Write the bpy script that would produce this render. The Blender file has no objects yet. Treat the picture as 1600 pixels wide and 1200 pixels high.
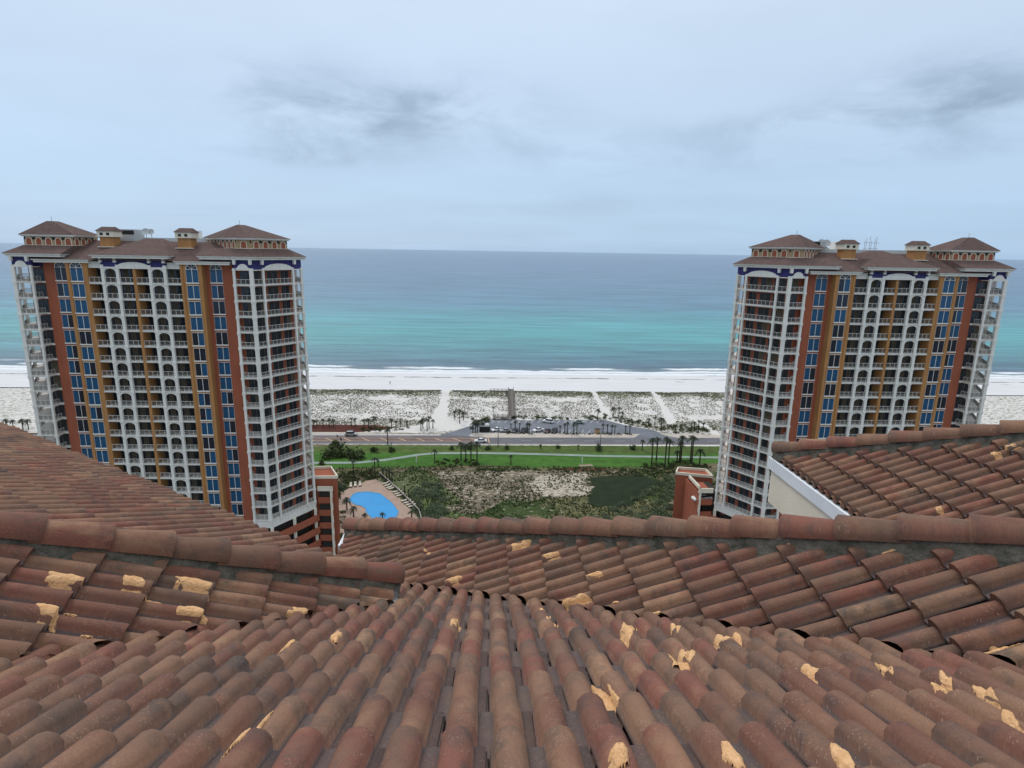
import bpy, bmesh, math, random
import numpy as np
from math import sin, cos, pi, radians, sqrt, atan2
from mathutils import Vector, Matrix, noise
random.seed(7); RNG = np.random.default_rng(7)
scn = bpy.context.scene
COL = scn.collection

# ------------------------------------------------------------------ camera
CAMZ = 71.0
FPX = 932.0
_p, _y, _r = radians(12.63), radians(2.12), radians(0.95)
_f = Vector((sin(_y)*cos(_p), cos(_y)*cos(_p), -sin(_p)))
_r0 = Vector((cos(_y), -sin(_y), 0)); _u0 = _r0.cross(_f)
CR = cos(_r)*_r0 + sin(_r)*_u0
CU = -sin(_r)*_r0 + cos(_r)*_u0
CF = _f
cam_d = bpy.data.cameras.new('camera'); cam = bpy.data.objects.new('camera', cam_d); COL.objects.link(cam)
M3 = Matrix((CR, CU, -CF)).transposed()
cam.matrix_world = Matrix.Translation((0, 0, CAMZ)) @ M3.to_4x4()
cam_d.sensor_width = 36; cam_d.lens = FPX/1600*36
cam_d.clip_start = 0.05; cam_d.clip_end = 60000
scn.camera = cam

# ------------------------------------------------------------------ world, sun, exposure
scn.view_settings.view_transform = 'Standard'; scn.view_settings.look = 'None'
scn.view_settings.exposure = 0.0; scn.view_settings.gamma = 1.0
scn.view_settings.use_curve_mapping = False
SUN_EL, SUN_AZ = 50, -28             # azimuth clockwise from +Y: high over the sea, a little left
world = bpy.data.worlds.new('World'); scn.world = world; world.use_nodes = True
nt = world.node_tree; nt.nodes.clear(); N = nt.nodes; L = nt.links
def wn(t, **k):
    n = N.new(t)
    for a, b in k.items(): setattr(n, a, b)
    return n
def wmath(op, a, b=None, c=None, clamp=False):
    n = N.new('ShaderNodeMath'); n.operation = op; n.use_clamp = clamp
    for i, v in enumerate((a, b, c)):
        if v is None: continue
        if isinstance(v, (int, float)): n.inputs[i].default_value = v
        else: L.new(v, n.inputs[i])
    return n.outputs[0]
out = wn('ShaderNodeOutputWorld')
sky = wn('ShaderNodeTexSky', sky_type='NISHITA'); sky.sun_disc = False
sky.sun_elevation = radians(SUN_EL); sky.sun_rotation = radians(SUN_AZ)
sky.air_density = 1.0; sky.dust_density = 0.7
bgs = wn('ShaderNodeBackground'); bgs.inputs[1].default_value = 0.05; veil = wn('ShaderNodeMix', data_type='RGBA'); veil.inputs[0].default_value = .68; L.new(sky.outputs[0], veil.inputs[6]); veil.inputs[7].default_value = (0, 0, 0, 1)   # the overcast lets a third of the clear sky through
L.new(veil.outputs[2], bgs.inputs[0])
tc = wn('ShaderNodeTexCoord'); sep = wn('ShaderNodeSeparateXYZ'); L.new(tc.outputs['Generated'], sep.inputs[0])
X, Y, Z = sep.outputs
el = wmath('MAXIMUM', Z, 0.0)
ramp = wn('ShaderNodeValToRGB'); L.new(wmath('POWER', el, 0.5), ramp.inputs[0])
cr = ramp.color_ramp
stops = [(0.0, (.345, .515, .735)), (0.20, (.375, .54, .755)), (0.34, (.45, .595, .785)), (0.46, (.52, .65, .815)), (0.58, (.575, .69, .83)), (0.75, (.76, .82, .89)), (1.0, (1.04, 1.06, 1.08))]
while len(cr.elements) < len(stops): cr.elements.new(0.5)
for e, (p_, c_) in zip(cr.elements, stops): e.position = p_; e.color = (*c_, 1)
# cloud layer: noise on a plane high above (direction / elevation)
den = wmath('ADD', el, 0.10)
cx = wmath('DIVIDE', X, den); cy = wmath('DIVIDE', Y, den)
comb = wn('ShaderNodeCombineXYZ'); L.new(wmath('MULTIPLY', cx, 0.9), comb.inputs[0]); L.new(wmath('MULTIPLY', cy, 1.4), comb.inputs[1])
n1 = wn('ShaderNodeTexNoise'); n1.inputs['Scale'].default_value = 1.5; n1.inputs['Detail'].default_value = 8; n1.inputs['Roughness'].default_value = 0.58; n1.inputs['Distortion'].default_value = 0.3
cmb2 = wn('ShaderNodeCombineXYZ'); L.new(wmath('MULTIPLY', X, 3.6), cmb2.inputs[0]); L.new(wmath('MULTIPLY', Y, 3.6), cmb2.inputs[1]); L.new(wmath('MULTIPLY', Z, 9.0), cmb2.inputs[2])
L.new(cmb2.outputs[0], n1.inputs['Vector'])
n2 = wn('ShaderNodeTexNoise'); n2.inputs['Scale'].default_value = 0.5; n2.inputs['Detail'].default_value = 4
L.new(comb.outputs[0], n2.inputs['Vector'])
# darker cloud banks where the photograph has them (direction space)
def bank(px, py, sx, sy, amt):
    d = (CR*((px-800)/FPX) + CU*(-(py-600)/FPX) + CF).normalized()
    az, elv = atan2(d.x, d.y), math.asin(d.z)
    A = wmath('ARCTAN2', X, Y); E_ = wmath('ARCSINE', Z)
    ax = wmath('DIVIDE', wmath('SUBTRACT', A, az), sx); ey = wmath('DIVIDE', wmath('SUBTRACT', E_, elv), sy)
    r2 = wmath('ADD', wmath('MULTIPLY', ax, ax), wmath('MULTIPLY', ey, ey))
    return wmath('MULTIPLY', wmath('POWER', 2.718, wmath('MULTIPLY', r2, -1.0)), amt)
banks = None
for b in [(560, 165, .20, .055, .8), (500, 205, .10, .04, .75), (970, 240, .18, .04, .55), (1350, 185, .16, .018, .9), (1500, 140, .14, .045, .8),
          (1230, 235, .07, .022, .55), (1420, 232, .14, .018, .65), (740, 180, .12, .05, .35), (860, 320, .35, .02, .3), (470, 245, .12, .012, .5)]:
    v = bank(*b); banks = v if banks is None else wmath('ADD', banks, v)
c1 = wmath('SUBTRACT', n1.outputs[0], 0.40); c1 = wmath('MULTIPLY', c1, 4.6, clamp=True)
dark = wmath('MULTIPLY', wmath('MINIMUM', banks, 1.0), c1)
c2 = wmath('MULTIPLY', wmath('SUBTRACT', n2.outputs[0], 0.5), 0.22)
c3 = wmath('MULTIPLY', wmath('SUBTRACT', n1.outputs[0], 0.5), 0.12)
mixd = wn('ShaderNodeMix', data_type='RGBA'); L.new(wmath('MULTIPLY', dark, 0.80, clamp=True), mixd.inputs[0])
L.new(ramp.outputs[0], mixd.inputs[6]); mixd.inputs[7].default_value = (.22, .30, .42, 1)
hsv = wn('ShaderNodeHueSaturation'); L.new(mixd.outputs[2], hsv.inputs['Color'])
L.new(wmath('ADD', wmath('ADD', c2, c3), 1.0), hsv.inputs['Value'])
bgo = wn('ShaderNodeBackground'); L.new(hsv.outputs[0], bgo.inputs[0]); bgo.inputs[1].default_value = 0.98
adds = wn('ShaderNodeAddShader'); L.new(bgs.outputs[0], adds.inputs[0]); L.new(bgo.outputs[0], adds.inputs[1]); L.new(adds.outputs[0], out.inputs[0])
sd = bpy.data.lights.new('sun', 'SUN'); sd.energy = 1.35; sd.angle = radians(16); sd.color = (1, .965, .91)
so = bpy.data.objects.new('sun', sd); COL.objects.link(so)
sdir = Vector((sin(radians(SUN_AZ))*cos(radians(SUN_EL)), cos(radians(SUN_AZ))*cos(radians(SUN_EL)), sin(radians(SUN_EL))))
so.rotation_euler = (-sdir).to_track_quat('-Z', 'Y').to_euler(); so.location = (0, 50, 150)

# ------------------------------------------------------------------ helpers
def ray(px, py): return CR*((px-800)/FPX) + CU*(-(py-600)/FPX) + CF
def g(px, py, z=0.0):
    """point at height z (world) seen at pixel px,py of the 1600x1200 photograph"""
    r = ray(px, py); t = (z-CAMZ)/r.z; return Vector((0, 0, CAMZ)) + r*t
def projpx(P):
    d = Vector(P) - Vector((0, 0, CAMZ)); w = d.dot(CF)
    return (800+FPX*d.dot(CR)/w, 600-FPX*d.dot(CU)/w, w)
def tag(o, label=None, cat=None, group=None, kind=None):
    if label: o['label'] = label
    if cat: o['category'] = cat
    if group: o['group'] = group
    if kind: o['kind'] = kind
    return o
def link(o, parent=None):
    COL.objects.link(o)
    if parent: o.parent = parent
    return o
def empty(name, loc=(0, 0, 0), rz=0, label=None, cat=None, group=None):
    o = bpy.data.objects.new(name, None); o.empty_display_size = .5; link(o)
    o.location = loc; o.rotation_euler = (0, 0, rz); return tag(o, label, cat, group)
def inst(name, mesh, parent=None, loc=(0, 0, 0), rz=0, scale=None):
    o = bpy.data.objects.new(name, mesh); link(o, parent); o.location = loc; o.rotation_euler = (0, 0, rz)
    if scale: o.scale = scale
    return o
class MB:
    def __init__(s): s.v = []; s.f = []; s.m = []; s.sm = []; s.uv = None
    def add(s, vs, fs, mat=0, smooth=False):
        o = len(s.v); s.v += [tuple(v) for v in vs]; s.f += [tuple(o+i for i in f) for f in fs]
        s.m += [mat]*len(fs); s.sm += [smooth]*len(fs)
    def hexa(s, p, mat=0):      # 8 points: bottom 4 ccw, top 4 ccw
        s.add(p, [(3, 2, 1, 0), (4, 5, 6, 7), (0, 1, 5, 4), (1, 2, 6, 5), (2, 3, 7, 6), (3, 0, 4, 7)], mat)
    def box(s, x0, x1, y0, y1, z0, z1, mat=0):
        s.hexa([(x0, y0, z0), (x1, y0, z0), (x1, y1, z0), (x0, y1, z0), (x0, y0, z1), (x1, y0, z1), (x1, y1, z1), (x0, y1, z1)], mat)
    def prism(s, poly, z0, z1, mat=0, poly2=None):
        n = len(poly); p2 = poly2 or poly
        vs = [(p[0], p[1], z0) for p in poly] + [(p[0], p[1], z1) for p in p2]
        s.add(vs, [tuple(range(n))[::-1], tuple(range(n, 2*n))] + [(i, (i+1) % n, n+(i+1) % n, n+i) for i in range(n)], mat)
    def tube(s, pts, rads, n=6, mat=0, caps=True, smooth=True):
        pts = [Vector(p) for p in pts]; o = []
        for i, p in enumerate(pts):
            d = (pts[min(i+1, len(pts)-1)] - pts[max(i-1, 0)]).normalized()
            a = d.cross(Vector((0, 0, 1)) if abs(d.z) < .9 else Vector((1, 0, 0))).normalized(); b = d.cross(a)
            o += [p + (a*cos(2*pi*k/n)+b*sin(2*pi*k/n))*rads[i] for k in range(n)]
        fs = [(i*n+k, i*n+(k+1) % n, (i+1)*n+(k+1) % n, (i+1)*n+k) for i in range(len(pts)-1) for k in range(n)]
        s.add(o, fs, mat, smooth)
        if caps:
            s.add(o[:n], [tuple(range(n))], mat); s.add(o[-n:], [tuple(range(n))], mat)
    def mesh(s, name, mats, recalc=True):
        me = bpy.data.meshes.new(name); me.from_pydata(s.v, [], s.f)
        for m in mats: me.materials.append(m)
        if s.m: me.polygons.foreach_set('material_index', s.m); me.polygons.foreach_set('use_smooth', s.sm)
        if recalc:
            bm = bmesh.new(); bm.from_mesh(me); bmesh.ops.recalc_face_normals(bm, faces=bm.faces); bm.to_mesh(me); bm.free()
        me.update(); return me
    def build(s, name, mats, parent=None, loc=(0, 0, 0), rz=0, recalc=True):
        if not isinstance(mats, (list, tuple)): mats = [mats]
        o = bpy.data.objects.new(name, s.mesh(name, mats, recalc)); link(o, parent); o.location = loc; o.rotation_euler = (0, 0, rz); return o
class Fr:
    """wall frame: P->Q in plan; box(a0,a1,z0,z1,d0,d1): a along, d outward"""
    def __init__(s, P, Q, out=1):
        s.P = Vector((P[0], P[1], 0)); e = Vector((Q[0]-P[0], Q[1]-P[1], 0)); s.len = e.length; s.e = e.normalized(); s.n = Vector((s.e.y, -s.e.x, 0))*out
        s.rz = atan2(s.e.y, s.e.x)
    def pt(s, a, d, z): return s.P + s.e*a + s.n*d + Vector((0, 0, z))
    def box(s, mb, a0, a1, z0, z1, d0, d1, mat=0):
        mb.hexa([s.pt(a0, d0, z0), s.pt(a1, d0, z0), s.pt(a1, d1, z0), s.pt(a0, d1, z0), s.pt(a0, d0, z1), s.pt(a1, d0, z1), s.pt(a1, d1, z1), s.pt(a0, d1, z1)], mat)
    def poly(s, mb, pts, d0, d1, mat=0):   # pts (a,z) outline extruded d0..d1
        n = len(pts); vs = [s.pt(a, d0, z) for a, z in pts] + [s.pt(a, d1, z) for a, z in pts]
        mb.add(vs, [tuple(range(n)), tuple(range(n, 2*n))[::-1]] + [(i, (i+1) % n, n+(i+1) % n, n+i) for i in range(n)], mat)

# ------------------------------------------------------------------ materials
def mat(name, color, rough=.8, spec=.3, bump=0, bscale=20, var=0, vscale=3, col2=None, metallic=0):
    m = bpy.data.materials.new(name); m.use_nodes = True; nt = m.node_tree; b = nt.nodes['Principled BSDF']
    b.inputs['Roughness'].default_value = rough; b.inputs['Specular IOR Level'].default_value = spec; b.inputs['Metallic'].default_value = metallic
    b.inputs['Base Color'].default_value = (*color, 1)
    if var or col2:
        t = nt.nodes.new('ShaderNodeTexCoord'); n = nt.nodes.new('ShaderNodeTexNoise'); n.inputs['Scale'].default_value = vscale; n.inputs['Detail'].default_value = 6; n.inputs['Roughness'].default_value = .6
        nt.links.new(t.outputs['Object'], n.inputs['Vector'])
        r = nt.nodes.new('ShaderNodeValToRGB'); nt.links.new(n.outputs[0], r.inputs[0])
        c2 = col2 or tuple(c*(1-var) for c in color); c1 = color if col2 else tuple(min(1, c*(1+var)) for c in color)
        r.color_ramp.elements[0].position = .35; r.color_ramp.elements[0].color = (*c2, 1); r.color_ramp.elements[1].position = .65; r.color_ramp.elements[1].color = (*c1, 1)
        nt.links.new(r.outputs[0], b.inputs['Base Color'])
    if bump:
        t = nt.nodes.new('ShaderNodeTexCoord'); n = nt.nodes.new('ShaderNodeTexNoise'); n.inputs['Scale'].default_value = bscale; n.inputs['Detail'].default_value = 5
        nt.links.new(t.outputs['Object'], n.inputs['Vector']); bu = nt.nodes.new('ShaderNodeBump'); bu.inputs['Strength'].default_value = bump; bu.inputs['Distance'].default_value = .02
        nt.links.new(n.outputs[0], bu.inputs['Height']); nt.links.new(bu.outputs[0], b.inputs['Normal'])
    return m
def stain_wall(name, color, dark, amt=.5):
    """painted stucco with faint vertical run-off streaks"""
    m = bpy.data.materials.new(name); m.use_nodes = True; nt = m.node_tree; b = nt.nodes['Principled BSDF']; b.inputs['Roughness'].default_value = .85; b.inputs['Specular IOR Level'].default_value = .2
    t = nt.nodes.new('ShaderNodeTexCoord'); mp = nt.nodes.new('ShaderNodeMapping'); mp.inputs['Scale'].default_value = (1.6, 1.6, .12)
    n = nt.nodes.new('ShaderNodeTexNoise'); n.inputs['Scale'].default_value = 1.2; n.inputs['Detail'].default_value = 6
    nt.links.new(t.outputs['Object'], mp.inputs[0]); nt.links.new(mp.outputs[0], n.inputs['Vector'])
    n2 = nt.nodes.new('ShaderNodeTexNoise'); n2.inputs['Scale'].default_value = .35; n2.inputs['Detail'].default_value = 4; nt.links.new(t.outputs['Object'], n2.inputs['Vector'])
    a = nt.nodes.new('ShaderNodeMath'); a.operation = 'ADD'; nt.links.new(n.outputs[0], a.inputs[0]); nt.links.new(n2.outputs[0], a.inputs[1])
    r = nt.nodes.new('ShaderNodeMapRange'); r.inputs[1].default_value = .8; r.inputs[2].default_value = 1.3; r.inputs[3].default_value = amt; r.inputs[4].default_value = 0; nt.links.new(a.outputs[0], r.inputs[0])
    mx = nt.nodes.new('ShaderNodeMix'); mx.data_type = 'RGBA'; mx.inputs[6].default_value = (*color, 1); mx.inputs[7].default_value = (*dark, 1)
    nt.links.new(r.outputs[0], mx.inputs[0]); nt.links.new(mx.outputs[2], b.inputs['Base Color']); return m

def tile_material(name, joined, ridge=False):
    m = bpy.data.materials.new(name); m.use_nodes = True; nt = m.node_tree; Nn = nt.nodes; Ln = nt.links; b = Nn['Principled BSDF']
    b.inputs['Roughness'].default_value = .80; b.inputs['Specular IOR Level'].default_value = .18
    def M_(op, a, b_=None, clamp=False):
        n = Nn.new('ShaderNodeMath'); n.operation = op; n.use_clamp = clamp
        for i, v in enumerate((a, b_)):
            if v is None: continue
            if isinstance(v, (int, float)): n.inputs[i].default_value = v
            else: Ln.new(v, n.inputs[i])
        return n.outputs[0]
    if joined:
        at = Nn.new('ShaderNodeAttribute'); at.attribute_name = 'rnd'; rnd = at.outputs['Fac']
    else:
        oi = Nn.new('ShaderNodeObjectInfo'); rnd = oi.outputs['Random']
    uv = Nn.new('ShaderNodeUVMap'); uv.uv_map = 'UVMap'
    sp = Nn.new('ShaderNodeSeparateXYZ'); Ln.new(uv.outputs[0], sp.inputs[0]); U, V = sp.outputs[0], sp.outputs[1]
    def noise_(sx, sy, det, seed, rough=.6):
        c = Nn.new('ShaderNodeCombineXYZ'); Ln.new(M_('MULTIPLY', U, sx), c.inputs[0]); Ln.new(M_('MULTIPLY', V, sy), c.inputs[1]); Ln.new(M_('ADD', M_('MULTIPLY', rnd, 137.0), seed), c.inputs[2])
        n = Nn.new('ShaderNodeTexNoise'); n.inputs['Scale'].default_value = 1; n.inputs['Detail'].default_value = det; n.inputs['Roughness'].default_value = rough; Ln.new(c.outputs[0], n.inputs['Vector']); return n.outputs[0]
    # base hue per tile and per roll
    wh = Nn.new('ShaderNodeTexWhiteNoise'); wh.noise_dimensions = '2D'
    cc = Nn.new('ShaderNodeCombineXYZ'); Ln.new(M_('MULTIPLY', rnd, 913.7), cc.inputs[0]); Ln.new(M_('FLOOR', M_('MULTIPLY', U, 1/.158)), cc.inputs[1]); Ln.new(cc.outputs[0], wh.inputs['Vector'])
    blend = M_('ADD', M_('MULTIPLY', rnd, .86), M_('MULTIPLY', wh.outputs[0], .16))
    big = noise_(5, 3, 4, 3.1)
    blend = M_('ADD', blend, M_('MULTIPLY', M_('SUBTRACT', big, .5), .55), clamp=True)
    r = Nn.new('ShaderNodeValToRGB'); Ln.new(blend, r.inputs[0])
    pal = [(0, (.095, .066, .052)), (.16, (.175, .100, .070)), (.32, (.165, .078, .057)), (.48, (.235, .134, .088)), (.64, (.170, .102, .072)), (.80, (.200, .084, .063)), (.92, (.285, .170, .108)), (1, (.130, .092, .070))]
    while len(r.color_ramp.elements) < len(pal): r.color_ramp.elements.new(.5)
    for e, (p_, c_) in zip(r.color_ramp.elements, pal): e.position = p_; e.color = (*c_, 1)
    colr = r.outputs[0]
    def mixc(f, a, col, isnode=False):
        x = Nn.new('ShaderNodeMix'); x.data_type = 'RGBA'
        if isinstance(f, float): x.inputs[0].default_value = f
        else: Ln.new(f, x.inputs[0])
        Ln.new(a, x.inputs[6]); x.inputs[7].default_value = (*col, 1); return x.outputs[2]
    # grey-black lichen smudges
    sm = noise_(10, 7, 5, 17.3, .65); sm = M_('MULTIPLY', M_('SUBTRACT', sm, .53), 5.0, clamp=True)
    colr = mixc(M_('MULTIPLY', sm, .62), colr, (.060, .056, .056))
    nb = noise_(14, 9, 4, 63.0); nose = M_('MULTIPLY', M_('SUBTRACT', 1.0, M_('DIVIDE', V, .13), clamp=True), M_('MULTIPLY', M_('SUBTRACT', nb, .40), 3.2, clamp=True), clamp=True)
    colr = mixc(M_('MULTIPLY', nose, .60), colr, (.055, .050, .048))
    # warm rubbed areas
    wm = noise_(7, 12, 4, 41.0); wm = M_('MULTIPLY', M_('SUBTRACT', wm, .58), 5, clamp=True)
    colr = mixc(M_('MULTIPLY', wm, .45), colr, (.30, .165, .10))
    if not ridge:
        # silt and grime settled in the pans (low parts of the profile)
        hh = Nn.new('ShaderNodeAttribute'); hh.attribute_name = 'hgt'
        low = M_('SUBTRACT', 1.0, M_('MULTIPLY', hh.outputs['Fac'], 2.6), clamp=True)
        pn = noise_(6, 5, 4, 71.0); low = M_('MULTIPLY', low, M_('ADD', M_('MULTIPLY', pn, .8), .50), clamp=True)
        colr = mixc(low, colr, (.098, .082, .080))
    # fine grain
    gr = noise_(120, 120, 3, 5.0, .7)
    grv = M_('ADD', M_('MULTIPLY', M_('SUBTRACT', gr, .5), .75), 1.06)
    hs = Nn.new('ShaderNodeHueSaturation'); Ln.new(colr, hs.inputs['Color']); Ln.new(grv, hs.inputs['Value']); hs.inputs['Saturation'].default_value = 1.04; colr = hs.outputs[0]
    # pale worn granules
    vo = Nn.new('ShaderNodeTexVoronoi'); vo.inputs['Scale'].default_value = 95; c = Nn.new('ShaderNodeCombineXYZ'); Ln.new(U, c.inputs[0]); Ln.new(V, c.inputs[1]); Ln.new(M_('MULTIPLY', rnd, 7), c.inputs[2]); Ln.new(c.outputs[0], vo.inputs['Vector'])
    spk = M_('LESS_THAN', vo.outputs['Distance'], .20); dn = noise_(9, 6, 3, 91.0); spk = M_('MULTIPLY', spk, M_('GREATER_THAN', dn, .55))
    colr = mixc(M_('MULTIPLY', spk, .55), colr, (.42, .29, .22))
    Ln.new(colr, b.inputs['Base Color'])
    bu = Nn.new('ShaderNodeBump'); bu.inputs['Strength'].default_value = .7; bu.inputs['Distance'].default_value = .006; Ln.new(M_('ADD', M_('MULTIPLY', gr, .7), M_('MULTIPLY', sm, .3)), bu.inputs['Height']); Ln.new(bu.outputs[0], b.inputs['Normal'])
    return m
M_TILE = tile_material('roof_tile_clay', False); M_TILEJ = tile_material('roof_tile_clay_joined', True); M_RIDGE = tile_material('ridge_tile_clay', False, True)
M_MORTAR = mat('mortar_lichen', (.205, .185, .155), .95, .1, bump=1, bscale=40, vscale=11, col2=(.085, .088, .07))
M_DECK = mat('roof_underlay', (.035, .026, .024), .95, .1)
M_FOAM = mat('roof_foam', (.78, .48, .25), .9, .15, bump=.8, bscale=60, vscale=22, col2=(.62, .35, .165))
M_METAL = mat('flashing_metal', (.30, .31, .32), .6, .5, bump=.4, bscale=30, vscale=18, col2=(.12, .12, .12), metallic=.4)
M_FASCIA = mat('fascia_white', (.74, .78, .82), .55, .4, var=.06, vscale=2)
M_CREAM = mat('cream_wall', (.74, .68, .56), .85, .2, bump=.3, bscale=60, var=.05, vscale=2)
M_WHITE = stain_wall('white_paint', (.80, .785, .74), (.58, .565, .52), .5)
M_RAIL = mat('railing_paint', (.72, .71, .68), .6, .3); M_INFILL = mat('railing_infill', (.17, .165, .15), .6, .3)
M_RED = stain_wall('red_stucco', (.38, .115, .064), (.28, .092, .056), .7)
M_OCHRE = stain_wall('ochre_stucco', (.46, .235, .09), (.35, .17, .07), .7)
M_TAN = stain_wall('tan_stucco', (.42, .30, .17), (.32, .23, .14), .6)
M_NAVY = mat('navy_frieze', (.035, .03, .14), .6, .3, var=.15, vscale=1)
M_SHINGLE = mat('shingle_roof', (.145, .098, .088), .95, .1, bump=.5, bscale=14, vscale=1.3, col2=(.10, .068, .062))
M_GLASSB = mat('blue_window_film', (.008, .072, .165), .18, .5, var=.4, vscale=.6)
M_GLASSD = mat('dark_window_glass', (.010, .014, .028), .12, .5, var=.4, vscale=.6)
M_DOORG = mat('balcony_door_glass', (.022, .026, .034), .15, .5, var=.5, vscale=.7)
M_FRAMEG = mat('door_frame_grey', (.16, .16, .15), .6, .3)
M_CONC = mat('concrete', (.42, .39, .35), .9, .2, bump=.3, bscale=8, var=.08, vscale=.6)
M_DECKSHADE = mat('deck_shade_fill', (.05, .045, .04), .95, .1)  # near-black colour paints the shade inside the parking decks
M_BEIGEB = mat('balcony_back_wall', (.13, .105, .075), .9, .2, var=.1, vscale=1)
M_GREY = mat('rooftop_grey', (.45, .47, .47), .8, .2, var=.08, vscale=.5)
M_BLACK = mat('black_louvre', (.02, .02, .02), .6, .3)
M_TRUNK = mat('palm_trunk', (.065, .055, .042), .95, .1, bump=1, bscale=12, var=.3, vscale=4)
M_FROND = mat('palm_frond', (.034, .052, .022), .7, .3, vscale=.6, col2=(.018, .030, .014))
M_FRONDD = mat('palm_frond_dry', (.085, .080, .045), .8, .2, vscale=.6, col2=(.05, .045, .03))
M_BUSH = mat('bush_leaf', (.088, .112, .040), .8, .2, vscale=.4, col2=(.042, .060, .024))
M_BUSHG = mat('grey_green_leaf', (.165, .20, .12), .8, .2, vscale=.35, col2=(.075, .11, .06))
M_GRASS2 = mat('sea_oats', (.26, .26, .17), .9, .1, vscale=.3, col2=(.12, .13, .085))
M_WOOD = mat('weathered_wood', (.15, .135, .12), .9, .1, var=.25, vscale=.8)
M_CARW = mat('car_paint_white', (.74, .75, .76), .3, .5); M_CARS = mat('car_paint_silver', (.34, .35, .36), .35, .5, metallic=.4)
M_CARD = mat('car_paint_dark', (.025, .027, .032), .3, .5); M_CARR = mat('car_paint_maroon', (.06, .012, .014), .3, .5); M_CARG = mat('car_paint_green_grey', (.26, .30, .26), .35, .5, metallic=.3)
M_CARGL = mat('car_glass', (.015, .018, .022), .1, .6); M_TYRE = mat('tyre_rubber', (.02, .02, .02), .9, .2)
M_LAMPR = mat('tail_light', (.35, .02, .02), .3, .5); M_LAMPW = mat('head_light', (.8, .8, .78), .2, .6)
M_POLE = mat('pole_grey', (.12, .12, .12), .6, .4)
M_CUSH = mat('lounger_fabric', (.55, .50, .42), .9, .2); M_LFRAME = mat('lounger_frame', (.07, .06, .055), .6, .4)
M_SKIN = mat('skin', (.45, .26, .18), .7, .3); M_CLOTH = mat('dark_clothes', (.03, .035, .05), .9, .2)

# ================================================================== GROUND
BR = radians(0.6)     # the shore runs very slightly rotated
def lane(px0, py0, px1, py1):
    a, b = g(px0, py0), g(px1, py1); return a, b
def polys(*pts): return [g(*p).to_2d() for p in pts]
def inpoly(P, poly):
    x, y = P[:, 0], P[:, 1]; c = np.zeros(len(P), bool); n = len(poly); j = n-1
    for i in range(n):
        xi, yi = poly[i]; xj, yj = poly[j]
        cond = ((yi > y) != (yj > y)) & (x < (xj-xi)*(y-yi)/((yj-yi) if yj != yi else 1e-9)+xi); c ^= cond; j = i
    return c
def vnoise(x, y, s, seed=0):
    rs = np.random.default_rng(seed); tab = rs.random((64, 64)); X_ = x/s; Y_ = y/s
    xi = np.floor(X_).astype(int); yi = np.floor(Y_).astype(int); fx = X_-xi; fy = Y_-yi; fx = fx*fx*(3-2*fx); fy = fy*fy*(3-2*fy)
    t = lambda a, b: tab[a % 64, b % 64]
    return (t(xi, yi)*(1-fx)+t(xi+1, yi)*fx)*(1-fy)+(t(xi, yi+1)*(1-fx)+t(xi+1, yi+1)*fx)*fy
def fbm(x, y, s, seed=0): return (vnoise(x, y, s, seed)+.5*vnoise(x, y, s/2.1, seed+1)+.25*vnoise(x, y, s/4.3, seed+2))/1.75

LAWN = polys((300, 701), (490, 697), (640, 696), (800, 695.5), (960, 695), (1140, 694), (1330, 693), (1330, 740), (1140, 722), (1040, 728), (950, 731), (850, 731), (740, 727), (620, 731), (520, 733), (300, 745))
LOTSAND = polys((676, 652), (742, 655), (740, 668), (690, 674), (620, 677), (560, 676), (600, 672), (660, 664))
PONDP = polys((928, 748), (1000, 742), (1030, 752), (1010, 770), (985, 792), (935, 792), (915, 775))
SANDP = polys((668, 739), (700, 736), (800, 736), (880, 734), (921, 742), (920, 765), (908, 783), (870, 778), (830, 778), (760, 790), (730, 806), (712, 800), (708, 775), (690, 750))
SANDW = polys((830, 750), (860, 742), (918, 742), (920, 762), (908, 783), (872, 778), (820, 772))
GRN = polys((590, 742), (660, 742), (700, 755), (712, 790), (730, 815), (730, 860), (640, 860), (600, 770))
MULCH = polys((300, 671), (487, 664), (590, 664), (640, 671), (600, 675), (560, 676), (300, 678))
MULCH2 = polys((876, 735), (905, 726), (935, 722), (948, 728), (948, 736), (905, 737))
gx = np.arange(-150, 190, .9); gy = np.arange(120, 300.5, .9)
GX, GY = np.meshgrid(gx, gy); P = np.stack([GX.ravel(), GY.ravel()], 1); px_, py_ = P[:, 0], P[:, 1]
rough = np.stack([(fbm(px_, py_, 6, 5)-.5)*7, (fbm(px_, py_, 6, 9)-.5)*7], 1)
col = np.zeros((len(P), 3)); dens = np.zeros(len(P))
col[:] = (.115, .112, .052); dens[:] = .93                          # scrub between hotel and lawn
bn = fbm(px_, py_, 9, 21); w = (bn > .50); col[w] = (.135, .115, .072)
bn2 = fbm(px_, py_, 13, 33); w = (bn2 < .40); col[w] = (.045, .068, .022)
ins = lambda poly, k=1: inpoly(P+rough*k, poly)
w = ins(GRN); col[w] = (.095, .13, .045); w2 = w & (fbm(px_, py_, 5, 3) > .55); col[w2] = (.10, .12, .055)
w = ins(SANDP); dens[w] = .76; col[w] = (.15, .125, .088); w2 = w & (fbm(px_, py_, 7, 88) > .52); dens[w2] = .84
w = ins(SANDW, 1.6); dens[w] = .56; col[w] = (.12, .105, .075)
w = ins(PONDP); dens[w] = 1; col[w] = (.022, .032, .016)
w = ins(MULCH2, .3); dens[w] = .95; col[w] = (.10, .045, .03)
w = inpoly(P+rough*.12, LAWN); dens[w] = 1; stripe = (vnoise(px_*.12, py_, 2.6, 4) > .5)
col[w] = (.060, .145, .027); col[w & (py_ > 203)] = (.085, .125, .035); w2 = w & stripe; col[w2] *= .86
edge = g(800, 660).y                                                # dunes start behind car park
w = py_ > 226; col[w] = (.125, .125, .092); dens[w] = .40
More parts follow.
